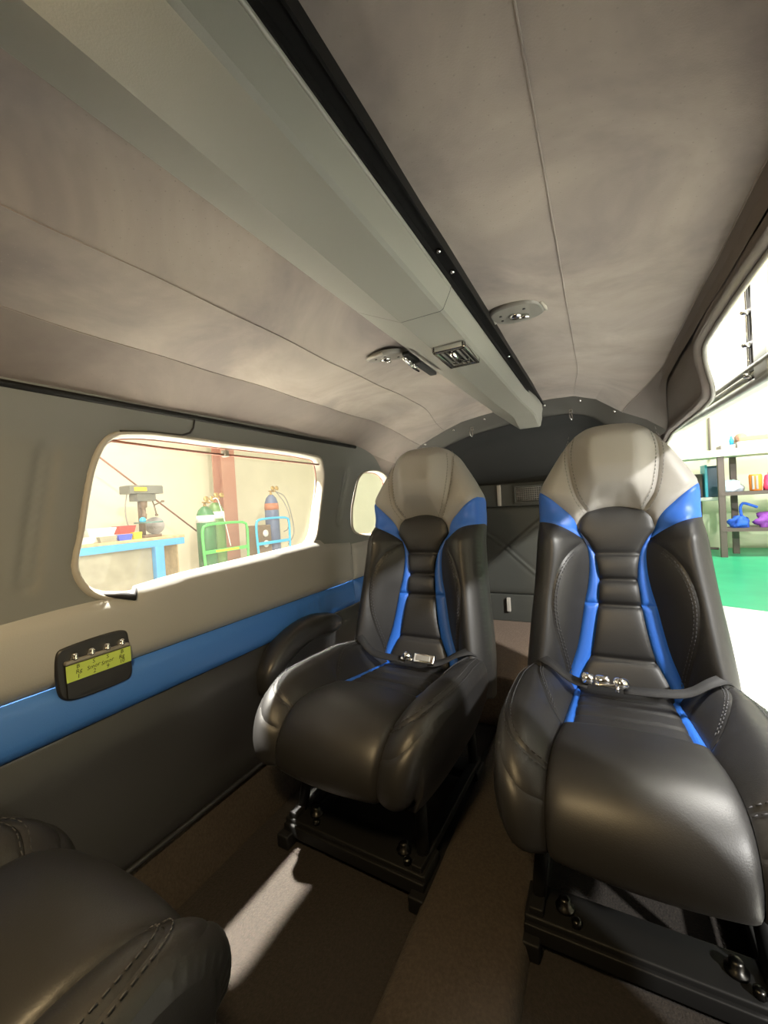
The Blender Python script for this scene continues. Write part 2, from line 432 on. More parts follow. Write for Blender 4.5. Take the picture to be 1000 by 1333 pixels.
def make_backrest(root):
    L, G, B = M['leather'], M['grey'], M['blue']
    # carcass: rolled edge and back, one mesh with the colours of the cover
    mb = MB()
    fo = np.array(FULL); h0 = hb(fo); n = len(FULL)
    cen = np.array([0, .3])
    rings = []
    for (dh, sc) in ((0, 1), (-.012, 1.012), (-.035, 1.012), (-.06, .995), (-.085, .95), (-.10, .88), (-.105, .6)):
        q = cen+(fo-cen)*np.array([sc, (sc+1)/2 if sc > .9 else sc])
        base = h0 if dh > -.02 else h0*.4
        rings.append([PB(p[0], p[1], hh+dh) for p, hh in zip(q, base)])
    vs = [p for r_ in rings for p in r_]
    for i in range(len(rings)-1):
        for j in range(n):
            s_ = (fo[j][1]+fo[(j+1) % n][1])/2
            mi = 1 if s_ > .508 else (2 if s_ > .425 else 0)
            if i >= 4: mi = 0 if s_ < .5 else 1
            mb.f.append([i*n+j, (i+1)*n+j, (i+1)*n+(j+1) % n, i*n+(j+1) % n]); mb.m.append(mi); mb.sm.append(True)
    mb.v += vs
    mb.f.append([(len(rings)-1)*n+j for j in range(n)]); mb.m.append(0); mb.sm.append(False)
    back = mb.build('backrest', [L, G, B], root, False)
    # headrest pad
    padl = loop(B_padb, B_pad, B_out[i_pad:], mir(B_out)[::-1][1:len(B_out)-i_pad], mir(B_pad)[::-1])
    def padx(V):
        return .037*ss(0, .06, np.minimum(segdist(V, padl), .06))
    o = upholster(MB(), padl, hb, PB, .012, .012, extra=padx).build('headrest_pad', G, back, False)
    for c in (B_pad, mir(B_pad)):
        st = MB(); stitch_rows(st, c, lambda V: hb(V)+.006+padx(V)*.6, PB, off=.008); st.build('stitching', M['stitchl'], o, False)
    for sg in (1, -1):
        f = (lambda c: c) if sg > 0 else mir
        fl = sg < 0
        # wing
        wing = loop(f(B_neck), f(B_bt), f(B_out[i_bt:i_pad+1]), f(B_pad[::-1]))
        upholster(MB(), wing, hb, PB, .006, .010, flip=False).build('headrest_wing', G, back, False)
        # band of blue on the shoulder
        band = loop(f(B_bb), f(B_out[i_bb:i_bt+1]), f(B_bt[::-1]), f([TIP]), f(B_in[i_b0:][::-1]))
        upholster(MB(), band, hb, PB, .005, .008, pitch=.005).build('shoulder_band', B, back, False)
        # blue strip beside the insert in two lengths
        k1 = near_i(B_in, (.079, .207)); k2 = near_i(B_bi, (.048, .207))
        upholster(MB(), loop(f(B_bi[:k2+1]), f(B_in[:k1+1][::-1])), hb, PB, .006, .008, pitch=.005).build('blue_strip', B, back, False)
        upholster(MB(), loop(f(B_bi[k2:]), f(B_in[k1:][::-1])), hb, PB, .006, .008, pitch=.005).build('blue_strip', B, back, False)
        # bolster face and outer flank
        face = loop(f(B_in[:i_ar+1][::-1]), f([(.134, -.06)]), f(B_arc[::-1]))
        bo = upholster(MB(), face, hb, PB, .006, .022).build('bolster_face', L, back, False)
        flank = loop(f(B_arc), f(B_out[:i_bb+1]), f(B_bb[::-1]), f(B_in[i_ar:i_b0+1][::-1]))
        upholster(MB(), flank, hb, PB, .006, .012).build('bolster_flank', L, back, False)
        st = MB(); stitch_rows(st, f(B_arc[6:]), hb, PB, off=.007, rows=(1,) if sg < 0 else (-1,)); 
        stitch_rows(st, f(B_arc[6:]), hb, PB, off=.012, rows=(1,) if sg < 0 else (-1,)); st.build('stitching', M['stitch'], bo, False)
    ins = loop(B_bi, [TIP], B_neck[::-1], B_padb[::-1], mir(B_neck), [(-TIP[0], TIP[1])], mir(B_bi)[::-1])
    def ribs(V):
        s = V[:, 1]; h = np.zeros(len(s)); cuts = (.075, .205, .268)
        for c_ in cuts: h -= .0075*np.exp(-((s-c_)/.006)**2)
        h -= .004*np.exp(-((s-.335)/.006)**2)
        b_ = [-.06]+list(cuts)+[.335, .45]
        for lo, hi in zip(b_, b_[1:]):
            t = np.clip((s-lo)/(hi-lo), 0, 1); h += np.where((s >= lo) & (s < hi), .010*np.sin(t*math.pi)**.6, 0)
        return h
    upholster(MB(), ins, hb, PB, .006, .010, pitch=.005, extra=ribs).build('centre_insert', M['perf'], back, False)
    return back

# cushion -----------------------------------------------------------
prof = np.array(spline([(.05, .300), (-.10, .318), (-.27, .338), (-.355, .349), (-.41, .342), (-.450, .317), (-.470, .285), (-.475, .252), (-.466, .222)], .002))
pl = np.concatenate([[0], np.cumsum(np.linalg.norm(np.diff(prof, axis=0), axis=1))]); TL = pl[-1]
ptan = np.gradient(prof, axis=0); ptan /= np.linalg.norm(ptan, axis=1)[:, None]; ptan = np.stack([np.convolve(np.pad(ptan[:, k_], 14, 'edge'), np.ones(29)/29, 'valid') for k_ in (0, 1)], 1); ptan /= np.linalg.norm(ptan, axis=1)[:, None]
def PC(u, t, h):
    y = np.interp(t, pl, prof[:, 0]); z_ = np.interp(t, pl, prof[:, 1])
    ty = np.interp(t, pl, ptan[:, 0]); tz = np.interp(t, pl, ptan[:, 1]); l = math.hypot(ty, tz)
    return (u, y+tz/l*h, z_-ty/l*h)
TF = .304                                              # where the ribbed insert meets the front panel
C_out = spline([(.20, 0), (.214, .06), (.229, .16), (.232, .27), (.230, .38), (.222, .46), (.210, .53), (.198, TL-.03), (.188, TL)], .006)
C_bi = spline([(.094, 0), (.096, .10), (.1015, TF)], .006)
C_bo = spline([(.108, 0), (.111, .10), (.120, TF)], .006)
C_seam = spline([(.120, TF), (.124, .36), (.130, .44), (.132, .50), (.130, TL)], .006)
C_edge = spline([(.131, .468), (.160, .466), (.187, .450), (.204, .415), (.213, .35), (.214, .22), (.203, .08), (.198, 0)], .006)
C_low = spline([(.132, .520), (.165, .515), (.195, .492), (.214, .450), (.230, .37)], .006)
C_arc = spline([(.120, TF), (.140, .285), (.165, .235), (.182, .17), (.186, .09), (.184, 0)], .006)
j_e = near_i(C_seam, C_edge[0]); snap(C_edge, 0, C_seam[j_e])
j_l = near_i(C_seam, C_low[0]); snap(C_low, 0, C_seam[j_l])
k_l = near_i(C_out, C_low[-1]); snap(C_low, -1, C_out[k_l])
snap(C_edge, -1, (.198, 0)); 
co_s = np.array(C_out); cin = np.array(C_bo+C_seam[1:])
def hc(V):
    V = np.asarray(V, float); u = np.abs(V[:, 0]); t = V[:, 1]
    ui = np.interp(t, cin[:, 1], cin[:, 0]); uo = np.interp(t, co_s[:, 1], co_s[:, 0])
    f = np.clip((u-ui)/(uo-ui), 0, 1)
    H = np.interp(t, [0, .1, .2, .32, .42, .50, TL], [.045, .060, .064, .054, .040, .024, .006])
    h = H*np.sin(np.clip(f/.6, 0, 1)*math.pi/2)
    h = h-.004*(1-ss(TF-.03, TF+.02, t))*(1-f)
    dd = segdist(np.stack([u, t], 1), C_out, False); Rr = .034; k = np.clip(dd, 0, Rr)
    h = h-(Rr-np.sqrt(np.maximum(0, Rr*Rr-(Rr-k)**2)))
    k = np.clip(TL-t, 0, .03); h = h-(.03-np.sqrt(np.maximum(0, .03**2-(.03-k)**2)))*.7
    return h
def make_cushion(root):
    L, B = M['leather'], M['blue']
    mb = MB(); zb = .215
    for sg in (1, -1):
        q = [(sg*p[0], p[1]) for p in C_out]; hh = hc(q)
        top = [PC(a_, b_, h_) for (a_, b_), h_ in zip(q, hh)]
        def low_(p, k, ku):
            return (p[0]*ku, max(p[1], -.440), p[2]+(min(zb, p[2])-p[2])*k)
        rows = [top, [low_(p, .25, 1.01) for p in top], [low_(p, .6, .985) for p in top], [low_(p, 1, .90) for p in top]]
        n = len(q); vs = [p for r_ in rows for p in r_]; fs = []
        for i in range(3):
            for j in range(n-1):
                f_ = (i*n+j, i*n+j+1, (i+1)*n+j+1, (i+1)*n+j); fs.append(f_ if sg < 0 else f_[::-1])
        mb.add(vs, fs)
    mb.box((-.17, -.43, .213), (.17, .05, .235)); mb.box((-.19, .03, .215), (.19, .05, .28))
    cu = mb.build('seat_cushion', L, root, False)
    ins = loop(C_bi, mir(C_bi)[::-1])
    def ribs(V):
        t = V[:, 1]; h = np.zeros(len(t))
        for c_ in (.115, .175, .235): h -= .004*np.exp(-((t-c_)/.006)**2)
        return h+.003*np.sin(np.clip(t/TF, 0, 1)*math.pi)
    upholster(MB(), ins, hc, PC, .006, .010, extra=ribs).build('ribbed_insert', M['perf_flat'], cu, False)
    front = loop(mir(C_bo)[-1:], mir(C_seam), C_seam[::-1], C_bo[-1:])
    def fr(V): return .012*np.cos(np.clip(V[:, 0]/.13, -1, 1)*math.pi/2)**.7
    upholster(MB(), front, hc, PC, .007, .008, groove=.004, extra=fr).build('front_panel', L, cu, False)
    for sg in (1, -1):
        f = (lambda c: c) if sg > 0 else mir
        upholster(MB(), loop(f(C_bi), f(C_bo[::-1])), hc, PC, .005, .006, pitch=.005).build('blue_strip', B, cu, False)
        face = loop(f(C_bo), f(C_arc))
        upholster(MB(), face, hc, PC, .004, .012, groove=.001).build('bolster_face', L, cu, False)
        topp = loop(f(C_seam[:j_e+1]), f(C_edge), f(C_arc[::-1]))
        bt = upholster(MB(), topp, hc, PC, .004, .010, groove=.002).build('bolster_top', L, cu, False)
        bandp = loop(f(C_seam[j_e:j_l+1]), f(C_low), f(C_out[:k_l][::-1]), f(C_edge[::-1]))
        upholster(MB(), bandp, hc, PC, .002, .012, groove=.0012).build('bolster_band', L, cu, False)
        lowp = loop(f(C_seam[j_l:]), f(C_out[k_l:][::-1]), f(C_low[::-1]))
        upholster(MB(), lowp, hc, PC, .002, .012, groove=.0012).build('bolster_skirt', L, cu, False)
        st = MB(); stitch_rows(st, f(C_edge), hc, PC, off=.006); st.build('stitching', M['stitch'], bt, False); st = MB(); stitch_rows(st, f(C_arc[4:]), hc, PC, off=.006, rows=(1, ) if sg < 0 else (-1,))
        stitch_rows(st, f(C_arc[4:]), hc, PC, off=.011, rows=(1,) if sg < 0 else (-1,))
        st.build('stitching', M['stitch'], bt, False)
    return cu
def make_base(root):
    K = M['blackm']
    mb = MB()
    mb.box((-.185, -.405, .032), (.185, -.33, .058), 0, .004); mb.box((-.185, -.412, .02), (.185, -.400, .048), 0, .003)
    mb.box((-.185, -.06, .032), (.185, .0, .058), 0, .004)
    for sg in (-1, 1):
        mb.box((sg*.165-.012, -.40, .05), (sg*.165+.012, 0, .07), 0, .003)
    mb.box((-.17, -.39, .188), (.17, .03, .212), 0, .006)
    fr = mb.build('base_frame', K, root, False)
    for sg in (-1, 1):
        MB().box((sg*.175-.017, -.43, 0), (sg*.175+.017, .10, .032), 0, .004).build('floor_rail', K, root, False)
        for yy in (-.365, -.03):
            MB().tube([(sg*.165, yy, .055), (sg*.150, yy+.03, .20)], .013, 10).build('leg', K, root, False)
        b_ = MB(); b_.lathe([(.016, 0), (.016, .006), (.010, .008), (.010, .018), (.006, .021)], (sg*.12, -.365, .057), 12)
        b_.lathe([(.008, 0), (.008, .012), (.004, .014)], (sg*.12+.02, -.39, .056), 10)
        b_.build('bolt', M['darksteel'], fr, False)
    return fr

seat = thing('passenger_seat', 'black leather seat with blue stripes and grey headrest standing by the open doorway', 'seat', (.268, 1.137, 0), 0, None)
make_backrest(seat); make_cushion(seat); make_base(seat)
seat['group'] = 'cabin seats'
seat2 = copy_tree(seat); seat2.location = (-.272, 1.137, 0); seat2.rotation_euler = (0, 0, R(-2.5))
seat2['label'] = 'black leather seat with blue stripes and grey headrest beside the wall armrest and window'
seat3 = copy_tree(seat); seat3.location = (-.362, -.160, 0); seat3.rotation_euler = (0, 0, math.pi)
seat3['label'] = 'black seat facing the others, only its rounded front corner showing beneath the jack panel'

# seat belts ---------------------------------------------------------
def ribbon(mb, pts, w, th=.0022, wdir=(0, 0, 1)):
    pts = [Vector(p) for p in pts]; vs = []; n = len(pts)
    for i, p in enumerate(pts):
        t = (pts[min(i+1, n-1)]-pts[max(0, i-1)]).normalized()
        wd = Vector(wdir if not callable(wdir) else wdir(i/(n-1))); wd = (wd-t*wd.dot(t)).normalized(); nn = t.cross(wd)
        for a_, b_ in ((-1, -1), (1, -1), (1, 1), (-1, 1)): vs.append(p+wd*w/2*a_+nn*th/2*b_)
    fs = []
    for i in range(n-1):
        for j in range(4): fs.append((i*4+j, i*4+(j+1) % 4, i*4+4+(j+1) % 4, i*4+4+j))
    fs += [(3, 2, 1, 0), tuple((n-1)*4+j for j in range(4))]
    mb.add(vs, fs); return mb
def seat_belt(root_loc, rz, label, plate):
    t = thing('seat_belt', label, 'seat belt', root_loc, rz, 'lap belts')
    c0 = -.045 if not plate else .035
    p1 = spline([(-.205, -.03, .372), (-.180, -.055, .392), (-.15, -.075, .385), (-.11, -.088, .362), (c0-.03, -.098, .357)], .012)
    ribbon(MB(), p1, .024, wdir=(0, .9, .35)).build('strap', M['webbing'], t, False)
    p2 = spline([(c0+.04, -.098, .357), (.06 if not plate else .09, -.095, .358), (.115, -.088, .364), (.155, -.075, .385), (.185, -.055, .390), (.205, -.03, .372)], .012)
    ribbon(MB(), p2, .024, wdir=(0, .9, .35)).build('strap', M['webbing'], t, False)
    X = Matrix.Translation((c0, -.100, .370)) @ Matrix.Rotation(R(-35), 4, 'X')
    if not plate:
        b_ = MB(); b_.lathe([(.010, -.014), (.0125, -.010), (.0125, .010), (.010, .014)], (0, 0, .002), 14, 0, (1, 0, .15)); b_.xform(X); bk = b_.build('buckle', M['chrome'], t, False)
        c_ = MB(); c_.lathe([(.009, -.012), (.0125, -.008), (.0125, .010), (.008, .013)], (-.031, 0, .003), 14, 0, (1, 0, -.1)); c_.xform(X); c_.build('tongue', M['chrome'], t, False)
        e_ = MB(); e_.lathe([(.016, -.006), (.017, .004), (.012, .012), (.004, .015)], (.036, 0, .0), 16, 0, (.1, -.5, .8)); e_.tube([(.03, -.012, -.006), (.028, -.016, -.022)], .004, 6); e_.xform(X); e_.build('lever', M['chrome'], bk, False)
        f_ = MB(); f_.box((-.016, -.008, -.012), (.03, .004, -.004), 0, .003); f_.xform(X); f_.build('connector', M['chrome'], bk, False)
    else:
        b_ = MB(); b_.box((.0, -.006, -.014), (.062, .006, .012), 0, .004); b_.xform(X); bk = b_.build('buckle', M['chrome'], t, False)
        c_ = MB(); c_.box((.008, -.0085, -.008), (.05, -.005, .006), 0, .002); c_.xform(X); c_.build('lever', M['steel'], bk, False)
        e_ = MB(); e_.lathe([(.012, -.008), (.014, .0), (.010, .010), (.004, .013)], (-.022, 0, .0), 14, 0, (.1, -.5, .8)); e_.box((-.04, -.004, -.012), (-.004, .004, -.004), 0, .002); e_.xform(X); e_.build('tongue', M['chrome'], t, False)
    return t
seat_belt((.268, 1.137, .0), 0, 'black lap belt with chrome buckle across the seat by the open doorway', False)
seat_belt((-.272, 1.137, .0), R(-2.5), 'black lap belt with chrome buckle across the seat beside the wall armrest', True)

# ================================================================== CABIN SHELL
def struct(o): o['kind'] = 'structure'; return o
WX = np.array([(0, .565), (.132, .605), (.3, .632), (.42, .643), (.52, .647), (.66, .648), (.8, .648), (.95, .637), (1.03, .615), (1.06, .60)])
def wx(zv): return float(np.interp(zv, WX[:, 0], WX[:, 1]))
def PW(y, zv, h): return (-wx(zv)+h, y, zv)
def flat(V): return np.zeros(len(V))
Y0, Y1 = -1.25, 1.86
WIN = spline([(.486, .968), (.53, .980), (.764, .983), (1.12, .980), (1.185, .970), (1.207, .925), (1.176, .76), (1.150, .70), (1.10, .67), (.775, .65),
              (.502, .640), (.440, .662), (.414, .71), (.429, .786), (.457, .92)], .012, True)
WIN2 = spline([(1.455, .915), (1.515, .943), (1.66, .943), (1.72, .90), (1.69, .72), (1.64, .675), (1.45, .685), (1.40, .71), (1.397, .767), (1.43, .87)], .012, True)
rectl = lambda y0, y1, z0, z1: loop(*[[(y0+(y1-y0)*i/n, z0) for i in range(n)] for n in (60,)], [(y1, z0+(z1-z0)*i/12) for i in range(12)],
                                    [(y1+(y0-y1)*i/60, z1) for i in range(60)], [(y0, z1+(z0-z1)*i/12) for i in range(12)])
wl = thing('wall_left', None, None); wl['kind'] = 'structure'
mb = MB(); bz_ = [0, .132, .3, .42, .52, .645]; ny = 2
mb.add([(-wx(q)-.006, y, q) for y in (Y0, Y1) for q in bz_], [(i, i+1, i+7, i+6) for i in range(5)], 0, True); mb.build('wall_liner', M['wallblack'], wl)
def ribx(V):
    """vertical pressed flutes, and the surround swelling towards each window"""
    h = np.zeros(len(V))
    for (a_, b_) in (((.338, .70), (.378, .93)), ((1.30, .745), (1.366, .94))):
        dd = segdist(V, [a_, b_], False)
        h += -.011*np.exp(-(dd/.012)**2)+.011*np.exp(-(dd/.005)**2)
    return h
mb = MB(); upholster(mb, rectl(Y0, Y1, .60, 1.045), flat, PW, .004, .012, pitch=.009, holes=(WIN, WIN2), extra=ribx, flip=False)
mb.build('upper_panel', M['wall'], wl)
# padded light grey panel rising over the lower edge of the window
mid_top = spline([(.30, .640), (.36, .644), (.42, .646), (.51, .645)], .01)+spline([(.515, .660), (.60, .668), (.80, .676), (1.0, .684), (1.14, .690), (1.175, .688), (1.20, .672)], .015)
mid = loop([(Y0+(1.372-Y0)*i/70, .510) for i in range(71)], [(1.374, .56), (1.372, .61), (1.368, .658)], mid_top[::-1], [(.2, .638), (0, .636), (Y0, .636)], [(Y0, .57)])
upholster(MB(), mid, flat, lambda y, zv, h: PW(y, zv, h+.006), .014, .014, pitch=.014).build('padded_panel', M['wallmid'], wl)
mid2 = loop([(1.376+(Y1-1.376)*i/20, .510) for i in range(21)], [(Y1, .655)], [(1.376, .655)], [(1.378, .58)])
upholster(MB(), mid2, flat, lambda y, zv, h: PW(y, zv, h+.004), .012, .012, pitch=.014).build('padded_panel', M['wallmid'], wl)
def pleat(V):
    h = np.zeros(len(V))
    for c_ in (1.03, 1.055, 1.085, 1.11, 1.14): h -= .0045*np.exp(-((V[:, 0]-c_)/.005)**2)
    return h
for ya, yb in ((Y0, 1.373), (1.376, Y1)):
    blue = loop([(ya+(yb-ya)*i/80, .416) for i in range(81)], [(yb, .465)], [(yb+(ya-yb)*i/80, .5085) for i in range(81)], [(ya, .465)])
    upholster(MB(), blue, flat, lambda y, zv, h: PW(y, zv, h+.005), .012, .010, pitch=.012 if yb < 1.4 else .02, extra=pleat).build('blue_stripe', M['wallblue'], wl)
low = rectl(Y0, Y1, .128, .414)
upholster(MB(), low, flat, lambda y, zv, h: PW(y, zv, h+.004), .010, .012, pitch=.03).build('lower_panel', M['wallblack'], wl)
mb = MB(); mb.tube([(-wx(.125)+.006, Y0+.01*i, .127) for i in range(0, 311, 10)], .006, 6); mb.build('sill_bead', M['blackp'], wl)
mb = MB(); mb.add([(-.61, Y0, .14), (-.61, Y1, .14), (-.562, Y1, -.01), (-.562, Y0, -.01)], [(0, 1, 2, 3)], 0, False); mb.build('carpet_kick', M['carpet2'], wl)
# seam between two upper panels above the window
mb = MB(); mb.tube([(-wx(zv)+.0045, y, zv) for y, zv in [(.668, 1.03), (.667, 1.01), (.660, .998), (.640, .990), (.56, .988), (.50, .982)]], .0022, 6); mb.build('panel_seam', M['rubber'], wl)

def window(name, outl, label=None):
    w = thing(name, None, None); w['kind'] = 'structure'
    o = np.array(outl); c = o.mean(0); n = len(o)
    rings = []
    for (sc, dx) in ((1.035, .001), (1.025, .006), (1.0, .008), (.985, .004), (.975, -.006), (.967, -.018), (.962, -.027)):
        q = c+(o-c)*np.array([1-(1-sc)*.62, sc])
        rings.append([(-wx(p[1])+dx, p[0], p[1]) for p in q])
    mb = MB(); vs = [p for r_ in rings for p in r_]
    mb.add(vs, [(i*n+j, i*n+(j+1) % n, (i+1)*n+(j+1) % n, (i+1)*n+j) for i in range(len(rings)-1) for j in range(n)])
    mb.build('window_frame', M['surround'], w)
    q = c+(o-c)*np.array([.980, .965])
    mb = MB(); mb.add([(-wx(p[1])-.025, p[0], p[1]) for p in q], [tuple(range(n))]); mb.build('window_pane', M['pane'], w)
    q = c+(o-c)*np.array([.979, .962])
    mb = MB(); mb.tube([(-wx(p[1])-.023, p[0], p[1]) for p in q], .0026, 5, closed=True); mb.build('window_seal', M['cable'], w)
    return w
w1 = window('window_1', WIN); w2 = window('window_2', WIN2)
# shade track along the top of the big window
mb = MB(); mb.tube([(-.640, .49, .963), (-.643, .60, .960), (-.643, .775, .957)], .003, 6); mb.tube([(-.643, .787, .958), (-.643, 1.0, .957), (-.640, 1.19, .955)], .003, 6)
tk = mb.build('window_shade_track', M['cable'], w1)
mb = MB(); mb.box((-.652, .775, .952), (-.634, .787, .970), 0, .002); mb.build('track_clip', M['surround'], w1)
mb = MB(); mb.tube([(-.648, .455, .655), (-.636, .485, .648), (-.632, .508, .640), (-.638, .516, .655)], [.004, .007, .009, .004], 8); mb.build('panel_gap', M['rubber'], w1)

# ceiling --------------------------------------------------------------
CP = [(-.665, .99), (-.625, 1.032), (-.565, 1.075), (-.505, 1.114), (-.41, 1.131), (-.315, 1.146), (-.24, 1.165), (-.165, 1.180), (-.08, 1.188), (0, 1.190), (.10, 1.186),
      (.195, 1.176), (.30, 1.158), (.405, 1.135), (.411, 1.122), (.415, 1.104)]
ARCH = [(-.63, .93), (-.60, .985), (-.55, 1.03), (-.49, 1.068), (-.43, 1.095), (-.37, 1.118), (-.29, 1.142), (-.187, 1.158), (-.08, 1.172), (0, 1.180), (.08, 1.183),
        (.165, 1.180), (.24, 1.155), (.325, 1.09), (.40, 1.05), (.458, 1.004)]
SEAM = (3, 5, 11, 13)
cx_, cz_ = [], []
prof2 = []; prof2b = []; seamidx = []
for i in range(len(CP)-1):
    k = 6
    for j in range(k):
        t = j/k; prof2.append([CP[i][q]*(1-t)+CP[i+1][q]*t for q in (0, 1)]); prof2b.append([ARCH[i][q]*(1-t)+ARCH[i+1][q]*t for q in (0, 1)])
    if i+1 in SEAM: seamidx.append(len(prof2))
prof2.append(list(CP[-1])); prof2b.append(list(ARCH[-1]))
prof2 = np.array(prof2); prof2b = np.array(prof2b)
# small pleat at each seam: one side laps under the other
lap = np.zeros(len(prof2))

def roof_pt(k, y):
    w = float(ss(1.35, 1.80, y)); p = prof2[k]*(1-w)+prof2b[k]*w
    return (p[0], y, p[1]+lap[k]*(1-w))
ys = np.concatenate([np.linspace(Y0, 1.3, 40), np.linspace(1.34, 1.86, 22)])
mb = MB(); n = len(prof2)
vs = [roof_pt(k, y) for y in ys for k in range(n)]
vs = [(p[0], p[1], p[2]+.0016*math.sin(p[1]*9+p[0]*11)+.0012*math.sin(p[1]*23-p[0]*17)) for p in vs]
klip = 13*6
for i in range(len(ys)-1):
    for j in range(n-1):
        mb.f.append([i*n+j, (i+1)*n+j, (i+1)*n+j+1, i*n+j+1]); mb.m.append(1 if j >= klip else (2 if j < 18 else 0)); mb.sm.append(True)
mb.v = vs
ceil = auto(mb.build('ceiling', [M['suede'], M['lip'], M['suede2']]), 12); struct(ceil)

for k in seamidx:
    mb = MB(); mb.tube([(lambda p: (p[0], p[1], p[2]-.0005+.0016*math.sin(p[1]*9+p[0]*11)+.0012*math.sin(p[1]*23-p[0]*17)))(roof_pt(k, y)) for y in np.linspace(Y0, 1.80, 80)], .0011, 5)
    mb.build('seam', M['suede'], ceil)
# wall on the door side with the doorway cut out -------------------------
RP = np.array([(1.20, .432), (1.105, .42), (1.03, .45), (.95, .492), (.85, .545), (.70, .592), (.5, .62), (.3, .61), (.13, .59), (0, .565)])[::-1]
def rx(zv, y=0): return float(np.interp(zv, RP[:, 0], RP[:, 1]))-.07*float(ss(1.5, 2.0, y))*(1-float(ss(.90, 1.0, zv)))
DOOR = spline([(.50, .06), (.49, .5), (.49, .9), (.50, 1.04), (.55, 1.083), (.68, 1.092), (1.0, 1.092), (1.07, 1.086), (1.115, 1.062), (1.145, 1.028), (1.19, 1.008), (1.3, 1.0), (1.6, 1.0), (1.85, .995), (2.0, .965), (2.07, .90), (2.08, .80), (2.08, .5), (2.06, .06)], .02)
DOOR = loop(DOOR, [(2.06-1.56*i/40, .06) for i in range(1, 40)])
wr = thing('wall_right', None, None); wr['kind'] = 'structure'
out_r = loop([(Y0+(2.12-Y0)*i/80, 0) for i in range(81)], [(2.12, 1.20*i/30) for i in range(31)], [(2.12+(Y0-2.12)*i/80, 1.20) for i in range(81)], [(Y0, 1.20-1.20*i/30) for i in range(31)])
mb = MB(); upholster(mb, out_r, flat, lambda y, zv, h: (rx(zv, y)-h, y, zv), .0, .01, pitch=.04, holes=(DOOR,), groove=0)
mb.build('side_panel', M['lip'], wr)
dr = np.array(DOOR); n = len(dr); mb = MB()
cc = np.array([1.28, .55]); rings = []
for (off, dx) in ((1.02, -.004), (1.0, -.006), (.996, 0.0), (.995, .008), (.993, .012)):
    q = cc+(dr-cc)*off; rings.append([(rx(min(1.105, p[1]), p[0])+dx, p[0], p[1]) for p in q])
mb.add([p for r_ in rings for p in r_], [(i*n+j, i*n+(j+1) % n, (i+1)*n+(j+1) % n, (i+1)*n+j) for i in range(4) for j in range(n)])
mb.build('door_jamb', M['lip'], wr)
q = cc+(dr-cc)*.993
mb = MB(); mb.tube([(rx(min(1.105, p[1]), p[0])+.012, p[0], p[1]) for p in q], .005, 6, closed=True); mb.build('door_seal', M['doorglass'], wr)

mb = MB(); rf_ = [(-.672, 1.0), (-.665, 1.06), (-.58, 1.15), (-.40, 1.21), (-.1, 1.235), (.2, 1.225), (.436, 1.195)]
mb.add([(p[0], y, p[1]) for y in (Y0-.02, 2.2) for p in rf_], [(i, i+1, i+8, i+7) for i in range(6)], 0, True); struct(mb.build('roof', M['doorgrey']))

# floor ------------------------------------------------------------------
fl = MB().add([(-.60, Y0, 0), (.60, Y0, 0), (.60, 2.15, 0), (-.60, 2.15, 0)], [(0, 1, 2, 3)], 0, False).build('floor', M['carpet']); struct(fl)
tun = spline([(-.112, 0), (-.104, .025), (-.092, .038), (0, .042), (.078, .038), (.088, .025), (.094, 0)], .012)
mb = MB(); n = len(tun); yy = np.linspace(Y0, 1.40, 40)
mb.add([(p[0], y, p[1]) for y in yy for p in tun], [(i*n+j, i*n+j+1, (i+1)*n+j+1, (i+1)*n+j) for i in range(len(yy)-1) for j in range(n-1)])
struct(mb.build('floor_tunnel', M['carpet2']))
mb = MB(); mb.box((-.60, 1.42, 0), (.53, 2.15, .18), 0, .01); struct(mb.build('baggage_floor', M['carpet3']))

# rear bulkhead ------------------------------------------------------------
wb = thing('wall_back', None, None); wb['kind'] = 'structure'
mb = MB()
ring = [(p[0], p[1]) for p in ARCH]; ring = spline(ring, .02)
cz0 = np.array([-.02, .80])
inn = [tuple(cz0+(np.array(p)-cz0)*np.array([.93, .88])) for p in ring]
deep = [tuple(cz0+(np.array(p)-cz0)*np.array([.90, .84])) for p in ring]
n = len(ring); rows = [[(p[0], 1.775, p[1]+.012) for p in ring], [(p[0], 1.79, p[1]-.003) for p in ring], [(p[0], 1.815, p[1]) for p in inn], [(p[0], 1.85, p[1]) for p in deep]]
mb.add([p for r_ in rows for p in r_], [(i*n+j, (i+1)*n+j, (i+1)*n+j+1, i*n+j+1) for i in range(3) for j in range(n-1)])
mb.build('arch_trim', M['arch'], wb)
dome = [tuple(cz0+(np.array(p)-cz0)*np.array([.88, .80])) for p in ring]
mid_ = [tuple(cz0+(np.array(p)-cz0)*np.array([.6, .4])) for p in ring]
rows = [[(p[0], 1.84, p[1]) for p in deep], [(p[0], 1.95, p[1]) for p in dome], [(p[0]*.95, 2.08, p[1]-.04) for p in dome], [(p[0], 2.13, max(.80, p[1]-.1)) for p in mid_]]
mb = MB(); mb.add([p for r_ in rows for p in r_], [(i*n+j, (i+1)*n+j, (i+1)*n+j+1, i*n+j+1) for i in range(3) for j in range(n-1)])
mb.box((-.62, 2.12, .18), (.47, 2.15, 1.15)); mb.box((.47, 2.12, .18), (.52, 2.15, .80)); mb.box((-.66, 1.84, .0), (-.60, 2.15, 1.0))
mb.build('bulkhead_dome', M['bulk'], wb)
mb = MB(); mb.box((-.60, 2.085, .755), (.50, 2.13, .866), 0, .004); mb.build('hat_shelf_face', M['quilt'], wb)
mb = MB(); mb.box((-.60, 2.09, .18), (.51, 2.13, .315), 0, .004); mb.build('kick_strip', M['quilt'], wb)
for k in ((-.206, .752, .862), (-.188, .225, .30)):
    mb = MB(); mb.box((k[0]-.009, 2.074, k[1]+.006), (k[0]+.009, 2.09, k[2]), 0, .003); mb.build('strip_clip', M['surround'], wb)
